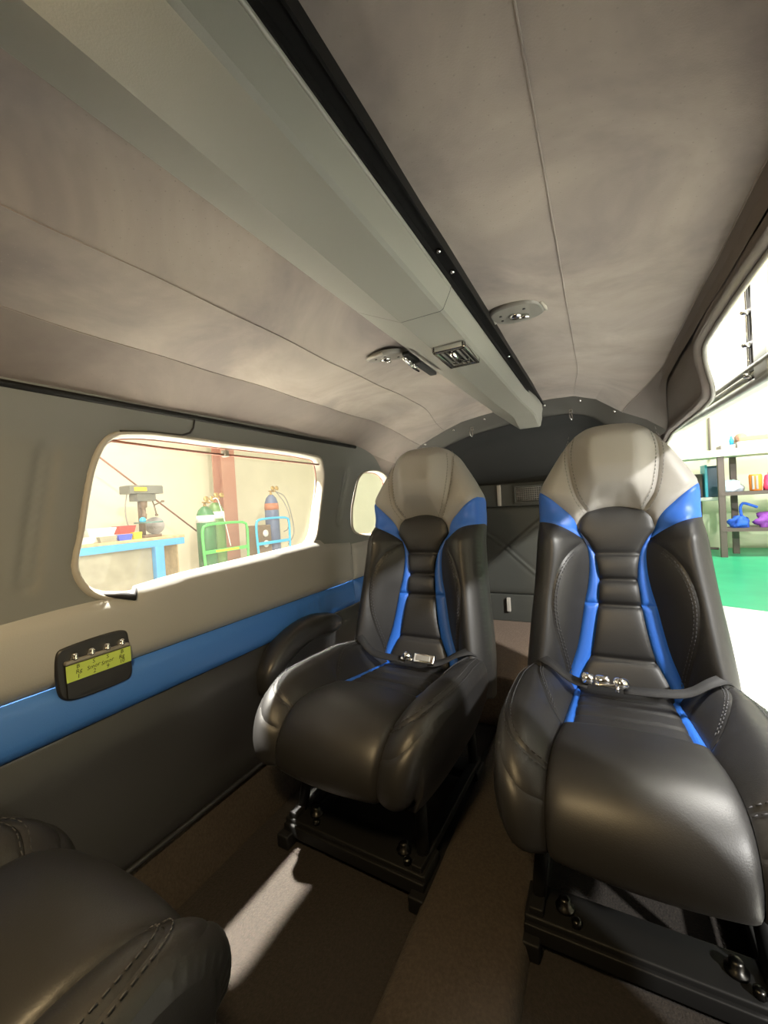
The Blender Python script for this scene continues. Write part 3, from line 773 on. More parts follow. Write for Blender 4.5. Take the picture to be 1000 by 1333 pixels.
def quilted(x0, x1, z0, z1, cxq, czq):
    o_ = loop([(x0+(x1-x0)*i/40, z0) for i in range(40)], [(x1, z0+(z1-z0)*i/40) for i in range(40)], [(x1+(x0-x1)*i/40, z1) for i in range(40)], [(x0, z1+(z0-z1)*i/40) for i in range(40)])
    def ex(V):
        h = np.zeros(len(V))
        for c_ in ((x0+.03, z0+.05), (x1-.03, z0+.05), (x0+.03, z1-.05), (x1-.03, z1-.05)):
            dd = segdist(V, [(cxq, czq), c_], False); h += .007*np.exp(-(dd/.006)**2)-.004*np.exp(-(dd/.014)**2)
        return h
    mb = MB(); upholster(mb, o_, flat, lambda a_, b_, h: (a_, 2.095-h, b_), .008, .012, pitch=.008, extra=ex)
    return mb.build('quilted_panel', M['quilt'], wb)
quilted(-.42, .03, .318, .752, -.185, .545); quilted(.035, .48, .318, .752, .26, .545)

wf = thing('front_light_block', None, None); wf['kind'] = 'structure'  # unseen closed partition, added to darken the forward cabin and floor
fo_ = loop([(-.66+1.3*i/30, 0) for i in range(31)], [(.64, 1.2*i/20) for i in range(21)], [(.64-1.3*i/30, 1.2) for i in range(31)], [(-.66, 1.2-1.2*i/20) for i in range(21)])
upholster(MB(), fo_, flat, lambda a_, b_, h: (a_, Y0+.01, b_), 0, .01, pitch=.06, groove=0).build('light_block_panel', M['blackp'], wf)

# trim rods ------------------------------------------------------------------
mb = MB(); mb.tube([(-.612, Y0+.05*i, 1.034) for i in range(0, 54)], .0065, 8)
rod = mb.build('trim_1', M['blackm']); struct(rod)
mb = MB(); mb.tube([(-.606, Y0+.05*i, 1.028) for i in range(0, 54)], .003, 6); mb.build('rod_edge', M['chrome'], rod) if False else None

# overhead duct ----------------------------------------------------------------
dc = thing('overhead_duct', 'long grey boxed air duct cover running along the suede headliner', 'duct cover', (-.08, .3, 1.13))
DP = [(-.168, 1.179), (-.158, 1.171), (-.078, 1.133), (-.072, 1.130), (.004, 1.130), (.010, 1.133), (.024, 1.160), (.026, 1.168), (.026, 1.184)]
def duct_seg(y0, y1, s0=0):
    yy = np.linspace(y0, y1, 20); mb = MB(); n = len(DP)
    def pt(p, y):
        w = float(ss(1.45, 1.80, y)); w2 = float(ss(1.70, 1.84, y))
        return (p[0]*(1-w*.0)+w*.02, y, p[1]-w*.012-w2*.03*(1 if p[1] < 1.16 else .2))
    mb.add([pt(p, y) for y in yy for p in DP], [(i*n+j, (i+1)*n+j, (i+1)*n+j+1, i*n+j+1) for i in range(len(yy)-1) for j in range(n-1)])
    return mb
o = auto(duct_seg(Y0, .6935).build('forward_cover', M['duct'], dc), 14)
o = auto(duct_seg(.6955, 1.85).build('rear_cover', M['duct'], dc), 14)
mb = duct_seg(.688, .701); mb.v = [(p[0]*.99, p[1], p[2]+.0025) for p in mb.v]; mb.build('joint_gap', M['blackp'], dc)
mb = MB(); mb.tube([(.0245, Y0+.05*i, 1.1655) for i in range(0, 39)]+[(.0245, .69, 1.1655)], .0035, 6); mb.build('edge_bead', M['duct'], dc)
# dark track beside the duct
tr = thing('ceiling_track', 'narrow black metal track running beside the long grey duct cover', 'track', (.035, .3, 1.18))
mb = MB(); mb.box((.027, Y0, 1.166), (.030, 1.80, 1.186)); mb.box((.030, Y0, 1.176), (.046, 1.80, 1.186)); mb.box((.046, Y0, 1.170), (.049, 1.80, 1.188)); mb.build('rail', M['blackm'], tr)
for y in (.60, .665, 1.14, 1.76):
    MB().lathe([(.0045, 0), (.0045, .003), (.002, .005)], (.038, y, 1.176), 10, 0, (0, 0, -1)).build('screw', M['chrome'], tr)

# lights and vent in the ceiling -----------------------------------------------
def reading_light(loc, tilt, rz, label):
    t = thing('reading_light', label, 'reading light', loc, 0, 'ceiling reading lights'); t.rotation_euler = (0, tilt, rz)
    ol = spline([(.050, -.026), (.050, .026), (.030, .043), (-.030, .043), (-.050, .026), (-.050, -.026), (-.030, -.043), (.030, -.043)], .006, True)
    mb = MB(); mb.prism(ol, .011, (0, 0, .003), (1, 0, 0), (0, -1, 0), bev=.005, smooth=True); bz = auto(mb.build('bezel', M['steel'], t, False), 40)
    mb = MB(); mb.lathe([(.0135, 0), (.0125, .005), (.006, .008)], (-.004, .004, -.007), 16, 0, (0, 0, -1)); mb.build('lens', M['chrome'], bz, False)
    mb = MB(); mb.tube([(.004, .004, -.013), (.022, .01, -.013)], .004, 6); mb.build('switch', M['chrome'], bz, False)
    for p in ((-.03, -.012), (.02, -.018), (.0, .022), (-.034, .012)):
        MB().lathe([(.003, 0), (.003, .002)], (p[0], p[1], -.0075), 8, 0, (0, 0, -1)).build('screw', M['blackp'], bz, False)
    for sx in (-1, 1):
        mb = MB(); mb.tube([(sx*.054, -.022, -.004), (sx*.056, 0, -.005), (sx*.054, .022, -.004)], .004, 6); mb.build('end_rim', M['surround'], bz, False)
    return t
reading_light((-.215, .925, 1.170), R(-12), R(80), 'oval grey reading light in the ceiling beside the black latch bar')
reading_light((.10, .905, 1.187), R(2), R(-8), 'oval grey reading light in the ceiling on the far side of the black track')
vt = thing('ceiling_vent', 'square chrome framed air vent set into the grey duct cover', 'vent', (-.033, .905, 1.128))
mb = MB()
for (a_, b_) in (((-.036, -.062), (-.027, .062)), ((.027, -.062), (.036, .062)), ((-.036, -.062), (.036, -.051)), ((-.036, .051), (.036, .062))):
    mb.box((a_[0], a_[1], -.012), (b_[0], b_[1], .002), 0, .003)
mb.build('vent_frame', M['chrome'], vt, False)
mb = MB(); mb.box((-.03, -.055, -.002), (.03, .055, .0)); mb.build('vent_backing', M['blackp'], vt, False)
mb = MB()
for i in range(5): mb.box((-.024+i*.0115, -.050, -.008), (-.022+i*.0115, .050, -.001))
mb.build('louver', M['steel'], vt, False)
mb = MB(); mb.tube([(0, -.035, -.010), (0, .02, -.011)], .006, 8); mb.box((-.02, .028, -.011), (.02, .034, -.003), 0, .001); mb.build('vent_knob', M['chrome'], vt, False)
lb = thing('latch_bar', 'folded black latch bar with chrome links beside an oval ceiling light', 'latch', (-.155, .98, 1.165))
mb = MB(); mb.box((-.012, -.075, -.013), (.006, -.005, -.004), 0, .003); mb.build('lever', M['blackm'], lb, False)
mb = MB(); mb.box((-.010, -.01, -.018), (.010, .105, -.008), 0, .004); mb.build('bar', M['rubber'], lb, False)
mb = MB()
for y in (-.06, -.035, -.005, .012): mb.lathe([(.006, 0), (.006, .006), (.003, .009)], (-.010, y, -.011), 10, 0, (-.6, 0, -.8))
mb.tube([(-.013, -.06, -.017), (-.015, -.01, -.022), (-.013, .03, -.022)], .003, 6)
mb.build('link', M['chrome'], lb, False)
# screws and hooks on the arch
for i, (px_, pz_) in enumerate(((-.47, 1.068), (-.33, 1.115), (-.19, 1.143), (.055, 1.163), (.185, 1.160), (.30, 1.10))):
    s_ = MB().lathe([(.0055, 0), (.0055, .002), (.002, .005)], (px_, 1.793, pz_), 12, 0, (0, -1, -.2)).build('arch_screw', M['chrome'], wb)
for (px_, pz_, lab) in ((-.247, 1.108, 'small wire coat hook on the arch above the wall-side headrest'), (.15, 1.122, 'small wire coat hook on the arch beside the duct end, door side')):
    t = thing('coat_hook', lab, 'hook', (px_, 1.80, pz_), 0, 'coat hooks on the arch')
    MB().box((-.006, -.008, -.004), (.006, .006, .010), 0, .002).build('plate', M['steel'], t, False)
    MB().tube(spline([(0, -.006, .006), (.004, -.018, -.01), (.006, -.022, -.03), (.003, -.030, -.036), (-.002, -.034, -.024), (-.003, -.032, -.012)], .004), .0022, 6).build('wire', M['chrome'], t, False)
# vent on the hat shelf
t = thing('shelf_grille', 'dark mesh grille in a grey frame on the rear bulkhead behind the seats', 'grille', (-.06, 2.085, .81))
mb = MB()
for (a_, b_) in (((-.075, -.045), (-.064, .045)), ((.064, -.045), (.075, .045)), ((-.075, -.045), (.075, -.034)), ((-.075, .034), (.075, .045))):
    mb.box((a_[0], -.012, a_[1]), (b_[0], .0, b_[1]), 0, .003)
mb.build('grille_frame', M['quilt'], t, False)
mb = MB(); mb.box((-.066, -.002, -.036), (.066, 0, .036)); mb.build('backing', M['blackp'], t, False)
mb = MB()
for i in range(13): mb.tube([(-.06+i*.01, -.005, -.034), (-.06+i*.01, -.005, .034)], .0022, 5)
for i in range(7): mb.tube([(-.064, -.006, -.03+i*.01), (.064, -.006, -.03+i*.01)], .0022, 5)
mb.build('wire_mesh', M['steel'], t, False)
MB().lathe([(.006, 0), (.006, .004), (.002, .006)], (.055, -.01, -.052), 10, 0, (0, -1, 0)).build('screw', M['chrome'], t, False)

# armrest on the wall -------------------------------------------------------------
t = thing('armrest', 'black padded armrest fixed to the side wall below the blue stripe', 'armrest', (-.62, 1.0, .38))
path = spline([(.835, .325), (.850, .372), (.90, .415), (.98, .442), (1.08, .447), (1.20, .425)], .012)
n = len(path)
mb = MB(); rows = []
for i, (y, zv) in enumerate(path):
    f_ = i/(n-1); hw = .030+.006*math.sin(f_*math.pi); k = .55+.45*math.sin(min(1, f_*6)*math.pi/2)
    k *= .6+.4*math.sin(min(1, (1-f_)*7)*math.pi/2)
    tg = np.array(path[min(n-1, i+1)])-np.array(path[max(0, i-1)]); tg /= np.linalg.norm(tg); nr = np.array([-tg[1], tg[0]])
    rw = []
    for j in range(16):
        q = 2*math.pi*j/16; cxp = math.copysign(abs(math.cos(q))**.7, math.cos(q)); syp = math.copysign(abs(math.sin(q))**.7, math.sin(q))
        off = nr*syp*hw*k*1.05
        rw.append((-.610+cxp*.036*k, y+off[0], zv-.030+off[1]))
    rows.append(rw)
mb.add([p for r_ in rows for p in r_], [(i*16+j, (i+1)*16+j, (i+1)*16+(j+1) % 16, i*16+(j+1) % 16) for i in range(n-1) for j in range(16)]+[tuple(range(16)), tuple((n-1)*16+j for j in range(16))[::-1]])
mb.build('pad', M['armvinyl'], t)
mb = MB(); mb.tube([(-.585, y, zv-.008) for y, zv in path[6:-4]], .002, 5); mb.build('piping', M['blackp'], t)

# headset jack panel -----------------------------------------------------------------
t = thing('headset_jack_panel', 'black recessed jack panel with green handwritten tape on the wall stripe', 'jack panel', (-.63, .425, .527))
ol = spline([(.366, .490), (.362, .50), (.361, .56), (.366, .574), (.38, .578), (.475, .580), (.486, .574), (.489, .56), (.491, .49), (.487, .480), (.475, .477), (.38, .480)], .004, True)
wj = .648
mb = MB(); mb.prism([(p[0], p[1]) for p in ol], .006, (-wj+.018, 0, 0), (0, 1, 0), (0, 0, 1), bev=.003, smooth=True); auto(mb.build('bezel', M['blackp'], t), 40)
mb = MB(); mb.prism(rectl(.374, .484, .487, .546), .016, (-wj+.012, 0, 0), (0, 1, 0), (0, 0, 1)); auto(mb.build('box', M['blackp'], t), 30)
mb = MB(); mb.box((-wj+.012, .372, .546), (-wj+.032, .486, .553), 0, .003); mb.build('shelf', M['steel'], t)
for i in range(4):
    y = .389+i*.0275
    mb = MB(); mb.lathe([(.0075, 0), (.0075, .004), (.0055, .005), (.0055, .010), (.003, .012)], (-wj+.025, y, .553), 12, 0, (.25, 0, 1)); mb.build('jack', M['chrome'], t)
mb = MB(); mb.box((-wj+.0285, .373, .515), (-wj+.0292, .487, .545)); tp = mb.build('tape', M['tape'], t)
def text_mesh(mb, s_, loc, size, ux, uy, mi=0):
    cu = bpy.data.curves.new('txt', 'FONT'); cu.body = s_; cu.size = size; cu.align_x = 'CENTER'; cu.resolution_u = 2
    ob = bpy.data.objects.new('txt', cu); C.objects.link(ob)
    dg = bpy.context.evaluated_depsgraph_get(); me = bpy.data.meshes.new_from_object(ob.evaluated_get(dg))
    ux = Vector(ux); uy = Vector(uy); l = Vector(loc)
    mb.add([l+ux*v.co.x+uy*v.co.y for v in me.vertices], [tuple(p.vertices) for p in me.polygons], mi, False)
    bpy.data.objects.remove(ob); bpy.data.curves.remove(cu); bpy.data.meshes.remove(me)
mb = MB()
for i, (a_, b_, c_) in enumerate((('B', 'Rg', '1'), ('S', 'Smor', '2'), ('S', 'Smor', '9'), ('B', 'Rg', '10'))):
    y = .393+i*.0255+random.uniform(-.001, .001)
    for k, s_ in enumerate((a_, b_, c_)):
        text_mesh(mb, s_, (-wj+.0296, y+random.uniform(-.001, .001), .5365-k*.0092), .0105, (0, 1, .12), (0, .1, 1))
mb.build('handwriting', M['ink'], tp)

# open door panel beyond the doorway ----------------------------------------------------
t = thing('cabin_door', 'raised open cabin door with yellow inner skin, black seal and chrome latch pins', 'door', (.52, 1.3, 1.0))
mb = MB(); mb.prism([(.68, .975), (2.0, 1.02), (2.02, 1.5), (.72, 1.62)], .035, (.512, 0, 0), (0, 1, 0), (0, 0, 1), bev=.006); auto(mb.build('door_skin', M['dooryel'], t), 40)
mb = MB(); mb.prism([(1.06, 1.005), (1.98, 1.035), (1.98, 1.10), (1.30, 1.10), (1.16, 1.16), (1.06, 1.30), (1.045, 1.30)], .006, (.506, 0, 0), (0, 1, 0), (0, 0, 1)); mb.build('inner_plate', M['doorglass'], t)
for (z0_, r_) in ((.0, .009), (.016, .005), (.028, .006)):
    mb = MB(); mb.tube([(.500-.2*z0_, y, .972+z0_+(y-.68)*.034) for y in np.linspace(.66, 2.0, 12)], r_, 8); mb.build('bottom_rail', M['doorgrey'], t)
mb = MB(); mb.box((.500, 1.045, .990), (.512, 1.065, 1.60), 0, .004); mb.build('edge_moulding', M['doorgrey'], t)
mb = MB(); mb.box((.496, .985, .985), (.512, 1.03, 1.60), 0, .006); mb.build('rubber_seal', M['rubber'], t)
for pz_ in (1.185, 1.115, 1.055, .998):
    mb = MB(); mb.lathe([(.006, 0), (.006, .005), (.0045, .007), (.0045, .013), (.002, .015)], (.496, 1.002, pz_), 12, 0, (-1, -.3, 0)); mb.build('latch_pin', M['chrome'], t)
mb = MB(); mb.tube([(.492, 1.004, 1.0+.03*i) for i in range(12)], .0022, 6); mb.build('latch_rod', M['chrome'], t)
mb = MB(); mb.box((.490, .905, .980), (.512, .975, 1.60), 0, .008); mb.build('outer_edge', M['doorgrey'], t)

# ================================================================== HANGAR
GZ = -.70
struct(MB().add([(-9, -9, GZ), (10, -9, GZ), (10, 13, GZ), (-9, 13, GZ)], [(0, 1, 2, 3)], 0, False).build('ground', M['hfloor']))
struct(MB().box((-.2, 0, 0), (0, 0, 0)).build('ground_green', M['hgreen'])) if False else None
gp = MB().prism([(-1, 7.6), (1.85, 6.23), (5.5, 4.5), (9.9, 4.5), (9.9, 12.9), (-1, 12.9)], .004, (0, 0, GZ+.001), (1, 0, 0), (0, 1, 0)).build('ground_green', M['hgreen']); struct(gp)
def wallbox(name, lo, hi, m): return struct(MB().box(lo, hi).build(name, m))
hwl = wallbox('hangar_wall_left', (-9.2, -9, GZ), (-9, 13, 6), M['hwall'])
hwb = wallbox('hangar_wall_back', (-9, 12.2, GZ), (10, 12.4, 6), M['hwallg'])
hwr = wallbox('hangar_wall_right', (10, -9, GZ), (10.2, 13, 6), M['hwall'])
# column with flanges on the side wall
mb = MB(); mb.box((-7.75, 6.95, GZ), (-7.72, 7.35, 6)); mb.box((-8.05, 6.95, GZ), (-8.02, 7.35, 6)); mb.box((-8.02, 7.12, GZ), (-7.75, 7.16, 6)); struct(mb.build('hangar_column', M['column']))
mb = MB(); mb.tube([(-7.6, 3.4, 2.55), (-7.6, 6.2, .35)], .018, 8); tag(mb.build('brace_cable', M['cable']), 'thin brown cable slanting across the wall behind the drill press', 'cable')
mb = MB(); mb.tube([(2.6, 12.08, 5.82), (7.5, 12.08, 5.82)], .09, 10); tag(mb.build('wall_pipe', M['column']), 'rust brown pipe high on the hangar wall beyond the raised door', 'pipe')

# workbench
t = thing('workbench', 'blue steel workbench with a wooden top seen through the large window', 'workbench', (-7.0, 3.6, GZ))
mb = MB(); mb.box((-7.75, 1.6, .40), (-6.95, 5.28, .455), 0, .01); mb.build('worktop', M['wood'], t)
mb = MB(); mb.box((-7.0, 1.6, .28), (-6.93, 5.25, .40), 0, .01); mb.build('front_rail', M['benchblue'], t)
mb = MB(); mb.box((-7.66, 5.19, .28), (-7.0, 5.26, .40), 0, .01); mb.build('end_rail', M['benchblue'], t)
for (x_, y_) in ((-7.0, 4.72), (-7.66, 5.17), (-7.0, 1.7), (-7.66, 1.7)):
    MB().box((x_-.05, y_-.07, GZ), (x_+.07, y_+.10, .30), 0, .01).build('leg', M['benchblue'], t)
mb = MB(); mb.box((-7.10, 1.75, GZ+.05), (-7.06, 4.70, .30)); mb.build('front_board', M['benchgrey'], t)
mb = MB(); mb.box((-7.62, 5.16, GZ+.05), (-7.05, 5.18, .30)); mb.build('end_board', M['wood'], t)
# drill press
t = thing('drill_press', 'grey bench drill press with belt housing on the blue workbench', 'drill press', (-7.3, 4.72, .457))
dx, dy = -7.32, 4.72
mb = MB(); mb.box((dx-.2, dy-.17, .457), (dx+.25, dy+.17, .50), 0, .012); mb.build('base', M['machine2'], t)
MB().tube([(dx-.10, dy+.02, .49), (dx-.10, dy+.02, 1.25)], .055, 14).build('column', M['machine2'], t)
mb = MB(); mb.prism([(-.30, -.16), (.30, -.20), (.36, -.12), (.36, .12), (.30, .20), (-.30, .16)], .15, (dx, dy-.02, 1.27), (0, 1, 0), (-1, 0, 0), bev=.02); hd = mb.build('belt_housing', M['machine'], t)
mb = MB(); mb.box((dx+.19, dy-.26, 1.31), (dx+.215, dy-.04, 1.38)); mb.build('nameplate', M['yellow'], hd)
mb = MB(); mb.prism([(-.17, -.11), (.17, -.11), (.20, .11), (-.20, .11)], .14, (dx+.03, dy, 1.13), (0, 1, 0), (-1, 0, 0), bev=.02); mb.build('head', M['machine'], t)
mb = MB(); mb.lathe([(.07, 0), (.06, -.12), (.035, -.14), (.035, -.24), (.05, -.25), (.04, -.33), (.012, -.36)][::-1], (dx+.06, dy-.03, 1.14), 14); mb.build('spindle', M['machine2'], t)
for i in range(3):
    a_ = R(20+120*i); p = Vector((dx+.04, dy+.19, 1.05)); q = p+Vector((.19*math.cos(a_), .06, .19*math.sin(a_)))
    mb = MB(); mb.tube([p, q], .012, 6); mb.lathe([(.02, -.02), (.032, 0), (.02, .02)], q, 10); mb.build('feed_handle', M['machine2'], t)
mb = MB(); mb.box((dx-.06, dy-.16, .72), (dx+.24, dy+.22, .745), 0, .008); mb.build('work_table', M['teal'], t)
MB().tube(spline([(dx-.1, dy-.22, 1.3), (dx-.1, dy-.27, 1.0), (dx-.1, dy-.24, .7), (dx-.15, dy-.1, .5)], .03), .010, 6).build('power_cord', M['hose'], t)
# things on the bench
def crate(name, lab, cat, x0, y0, x1, y1, z0, h, m, taper=.85, group=None):
    t_ = MB(); cx_, cy_ = (x0+x1)/2, (y0+y1)/2
    vo = [(x0, y0), (x1, y0), (x1, y1), (x0, y1)]
    def rg(k, zz): return [(cx_+(p[0]-cx_)*k, cy_+(p[1]-cy_)*k, zz) for p in vo]
    rings = [rg(taper, z0), rg(1, z0+h), rg(1.04, z0+h), rg(1.04, z0+h*.9), rg(.93, z0+h), rg(taper*.93, z0+h*.15)]
    rings = [rings[0], rings[3], rings[2], rings[4], rings[5]]
    vs = [p for r_ in rings for p in r_]; fs = [(i*4+j, i*4+(j+1) % 4, (i+1)*4+(j+1) % 4, (i+1)*4+j) for i in range(4) for j in range(4)]
    fs += [(3, 2, 1, 0), (16, 17, 18, 19)]
    t_.add(vs, fs, 0, False); return tag(t_.build(name, m), lab, cat, group or ('bins on the workbench' if cat == 'bin' else 'trays on the workbench'))
bz = .457
crate('storage_bin', 'red open storage bin next to the drill press on the workbench', 'bin', -7.36, 4.16, -7.13, 4.44, bz+.101, .14, M['red'])
crate('storage_bin', 'small yellow bin against the drill press base', 'bin', -7.05, 4.30, -6.97, 4.45, bz, .12, M['yellow'])
crate('storage_bin', 'royal blue open bin at the front edge of the workbench', 'bin', -7.04, 4.04, -6.96, 4.27, bz, .10, M['navy'])
crate('storage_bin', 'red bin at the far end of the workbench near the window edge', 'bin', -7.4, 3.25, -7.15, 3.47, bz, .20, M['red'])
crate('parts_tray', 'white tray of parts lying on the workbench', 'tray', -7.36, 3.66, -7.13, 4.10, bz+.101, .13, M['white'])
crate('parts_tray', 'shallow white tray on the bench edge, lowest in the window', 'tray', -7.06, 3.35, -6.97, 3.68, bz, .08, M['white'])
crate('parts_tray', 'grey tray lying between the white tray and the blue bin', 'tray', -7.06, 3.75, -6.97, 4.02, bz, .09, M['benchgrey'])
mb = MB(); mb.box((-7.40, 3.5, bz), (-7.10, 4.46, bz+.10), 0, .01); tag(mb.build('tool_case', M['counter']), 'long cream tool case beneath the bins on the workbench', 'case')
mb = MB(); mb.lathe([(.05, 0), (.05, .08), (.03, .12), (.015, .15), (.012, .32), (.004, .36)], (-7.25, 3.56, bz+.101), 12); tag(mb.build('oil_can', M['cardg']), 'small grey oil can with a thin upright spout on the workbench', 'oil can')
t = thing('shop_fan', 'round grey shop fan standing on the bench corner beside the drill press', 'fan', (-7.60, 5.10, bz))
mb = MB(); mb.lathe([(.05, -.09), (.15, -.08), (.17, -.03), (.17, .06), (.165, .07)], (-7.60, 5.10, bz+.20), 20, 0, (1, -.3, 0)); mb.build('housing', M['cardg'], t)
mb = MB()
for r_ in (.04, .08, .12, .16): mb.tube([(-7.60+.072, 5.10+r_*math.cos(q)*.95-.02, bz+.20+r_*math.sin(q)) for q in np.linspace(0, 6.283, 20)[:-1]], .004, 4, closed=True)
mb.build('guard', M['hose'], t)
MB().box((-7.67, 5.0, bz), (-7.53, 5.2, bz+.04), 0, .01).build('foot', M['cardg'], t)
mb = MB(); mb.lathe([(.05, 0), (.06, .03), (.045, .07), (.01, .09)], (-7.2, 4.62, .746), 10); tag(mb.build('blue_rag', M['bcart']), 'bright blue rag lying on the drill press table', 'rag')

# gas cylinders
def cylinder(x_, y_, z_, h, r, m, lab, capm, band=None):
    t_ = thing('gas_cylinder', lab, 'gas cylinder', (x_, y_, z_), 0, 'gas cylinders')
    mb = MB(); mb.lathe([(r*.9, 0), (r, .03), (r, h*.80), (r*.93, h*.86), (r*.72, h*.92), (r*.4, h*.955), (r*.3, h*.965)], (x_, y_, z_), 24); mb.build('tank', m, t_)
    if band: mb = MB(); mb.lathe([(r*1.005, h*.76), (r*1.005, h*.80), (r*.955, h*.85)], (x_, y_, z_), 24); mb.build('shoulder_label', band, t_)
    mb = MB(); mb.lathe([(.03, h*.96), (.035, h*.985), (.025, h*.99), (.025, h*1.01)], (x_, y_, z_), 12); mb.lathe([(.05, 0), (.06, .012), (.05, .025)], (x_, y_, z_+h*1.01), 12)
    vv = mb.build('valve', capm, t_)
    return t_
gz = GZ+.12
t1 = cylinder(-7.0, 5.82, gz, 1.62, .185, M['gcyl'], 'dark green gas cylinder on the green cart nearer the drill press', M['brass'], M['white'])
t2 = cylinder(-7.15, 6.20, gz, 1.70, .185, M['gcyl2'], 'pale green gas cylinder on the green cart beside the brown column', M['orange_cap'], M['white'])
t3 = cylinder(-7.1, 7.88, gz, 1.86, .175, M['bcyl'], 'slate blue gas cylinder with orange shoulder on the blue cart', M['brass'], M['orange_cap'])
def regulator(x_, y_, z_, lab):
    t_ = thing('gas_regulator', lab, 'regulator', (x_, y_, z_), 0, 'gas regulators')
    MB().tube([(x_, y_, z_), (x_+.10, y_-.02, z_)], .02, 8).build('body', M['brass'], t_)
    for k in (-1, 1): MB().lathe([(.055, 0), (.06, .02), (.05, .035)], (x_+.06, y_+k*.07, z_+.07), 16, 0, (1, 0, .2)).build('gauge', M['brass'], t_)
    return t_
regulator(-6.93, 5.82, gz+1.64, 'brass gas regulator on the dark green cylinder'); regulator(-7.08, 6.20, gz+1.72, 'brass gas regulator on the pale green cylinder'); regulator(-7.03, 7.88, gz+1.88, 'brass gas regulator on the slate blue cylinder')
mb = MB(); mb.tube(spline([(-6.9, 5.82, gz+1.64), (-6.8, 5.95, gz+1.72), (-6.8, 6.05, gz+1.5), (-6.75, 6.12, gz+1.1), (-6.75, 6.20, gz+.7)], .03), .012, 6); tag(mb.build('gas_hose', M['white']), 'pale gas hose hanging in front of the green cylinders', 'hose')
mb = MB(); mb.tube(spline([(-7.0, 7.92, gz+1.88), (-6.95, 8.2, gz+1.75), (-6.95, 8.45, gz+1.2), (-6.95, 8.48, gz+.75), (-6.95, 8.25, gz+.5)], .03), .014, 6)
mb.tube(spline([(-7.0, 7.95, gz+1.88), (-6.9, 8.12, gz+1.6), (-6.9, 8.3, gz+1.2), (-6.9, 8.2, gz+.9), (-6.9, 8.05, gz+.85)], .03), .012, 6)
tag(mb.build('gas_hose', M['hose']), 'grey gas hoses looping down from the slate blue cylinder', 'hose')
def cart(x_, y0, y1, zt, m, lab, plate):
    t_ = thing('cylinder_cart', lab, 'cart', (x_, (y0+y1)/2, GZ), 0, 'cylinder carts')
    r = .12
    pth = [(x_, y0+.04, GZ+.1), (x_, y0, zt-r), (x_, y0+.03, zt-.03), (x_, y0+r, zt), (x_, y1-r, zt), (x_, y1-.03, zt-.03), (x_, y1, zt-r), (x_, y1-.04, GZ+.1)]
    MB().tube(spline(pth, .06), .028, 8).build('handle_frame', m, t_)
    MB().box((x_-.02, y0+.02, .02 if zt > .4 else -.05), (x_+.015, y1-.02, .09 if zt > .4 else .05), 0, .01).build('cross_plate', m, t_)
    if plate: MB().box((x_+.016, y0+.28, .035), (x_+.02, y1-.28, .075)).build('label_plate', M['yellow'], t_)
    MB().box((x_-.55, y0+.02, GZ+.06), (x_+.02, y1-.02, GZ+.115), 0, .01).build('deck', m, t_)
    for yy_ in (y0-.05, y1+.05): MB().lathe([(.05, -.03), (.13, -.03), (.14, 0), (.13, .03), (.05, .03)], (x_-.3, yy_, GZ+.14), 20, 0, (0, 1, 0)).build('wheel', M['rubber'], t_)
    return t_
cart(-6.72, 5.50, 6.66, .60, M['gcart'], 'bright green tube cart holding the two green gas cylinders', True)
cart(-6.80, 7.02, 8.15, .62, M['bcart'], 'light blue tube cart holding the slate blue gas cylinder', False)
t = thing('control_box', 'dark grey welding box with two round dials behind the blue cart rail', 'control box', (-6.95, 7.38, gz))
MB().box((-7.35, 7.2, gz), (-6.92, 7.62, .48), 0, .02).build('case', M['machine2'], t)
for z_ in (.28, .03): MB().lathe([(.085, 0), (.085, .02), (.05, .03)], (-6.92, 7.42, z_), 18, 0, (1, 0, 0)).build('dial', M['white'], t)

# right-hand shelving ----------------------------------------------------------
def fx(p): return p
t = thing('shelving_unit', 'dark brown steel shelving unit standing on the green floor', 'shelving', (3.5, 10.9, GZ))
for (x_, y_) in ((2.45, 10.65), (2.78, 11.25), (6.0, 10.65), (6.0, 11.25)):
    MB().box((x_-.055, y_-.04, GZ), (x_+.055, y_+.04, 1.36), 0, .01).build('post', M['shelfm'], t)
for z_ in (-.10, .63):
    mb = MB(); mb.prism([(2.42, 10.6), (6.05, 10.6), (6.05, 11.3), (2.75, 11.3)], .07, (0, 0, z_-.07), (1, 0, 0), (0, 1, 0)); mb.build('shelf', M['shelfm'], t)
mb = MB(); mb.prism([(1.1, 10.6), (6.3, 10.5), (6.3, 11.5), (1.1, 11.4)], .14, (0, 0, 1.362), (1, 0, 0), (0, 1, 0)); tag(mb.build('counter_board', M['counter']), 'long cream board laid across the top of the shelving unit', 'board')
mb = MB(); mb.box((2.50, 10.8, 1.503), (2.75, 11.2, 1.60), 0, .01); tag(mb.build('grey_carton', M['cardg']), 'flat grey carton on the cream top board', 'box')
mb = MB(); mb.box((2.76, 10.75, 1.503), (5.2, 11.3, 1.64), 0, .01); tag(mb.build('cream_carton', M['counter']), 'long cream carton on the cream top board beneath the brown one', 'box')
mb = MB(); mb.box((2.80, 10.85, 1.641), (5.0, 11.2, 1.75), 0, .03); mb.lathe([(.08, -.10), (.09, 0), (.08, .10)], (2.86, 10.97, 1.735), 14, 0, (0, 1, 0)); tag(mb.build('brown_bundle', M['card']), 'rolled brown bundle lying on top of the cream carton', 'bundle')
mb = MB(); mb.lathe([(.035, 0), (.04, .10), (.02, .14), (.02, .18)], (2.71, 10.95, 1.60), 12); tag(mb.build('spray_bottle', M['bcart']), 'pale blue bottle beside the brown bundle', 'bottle')
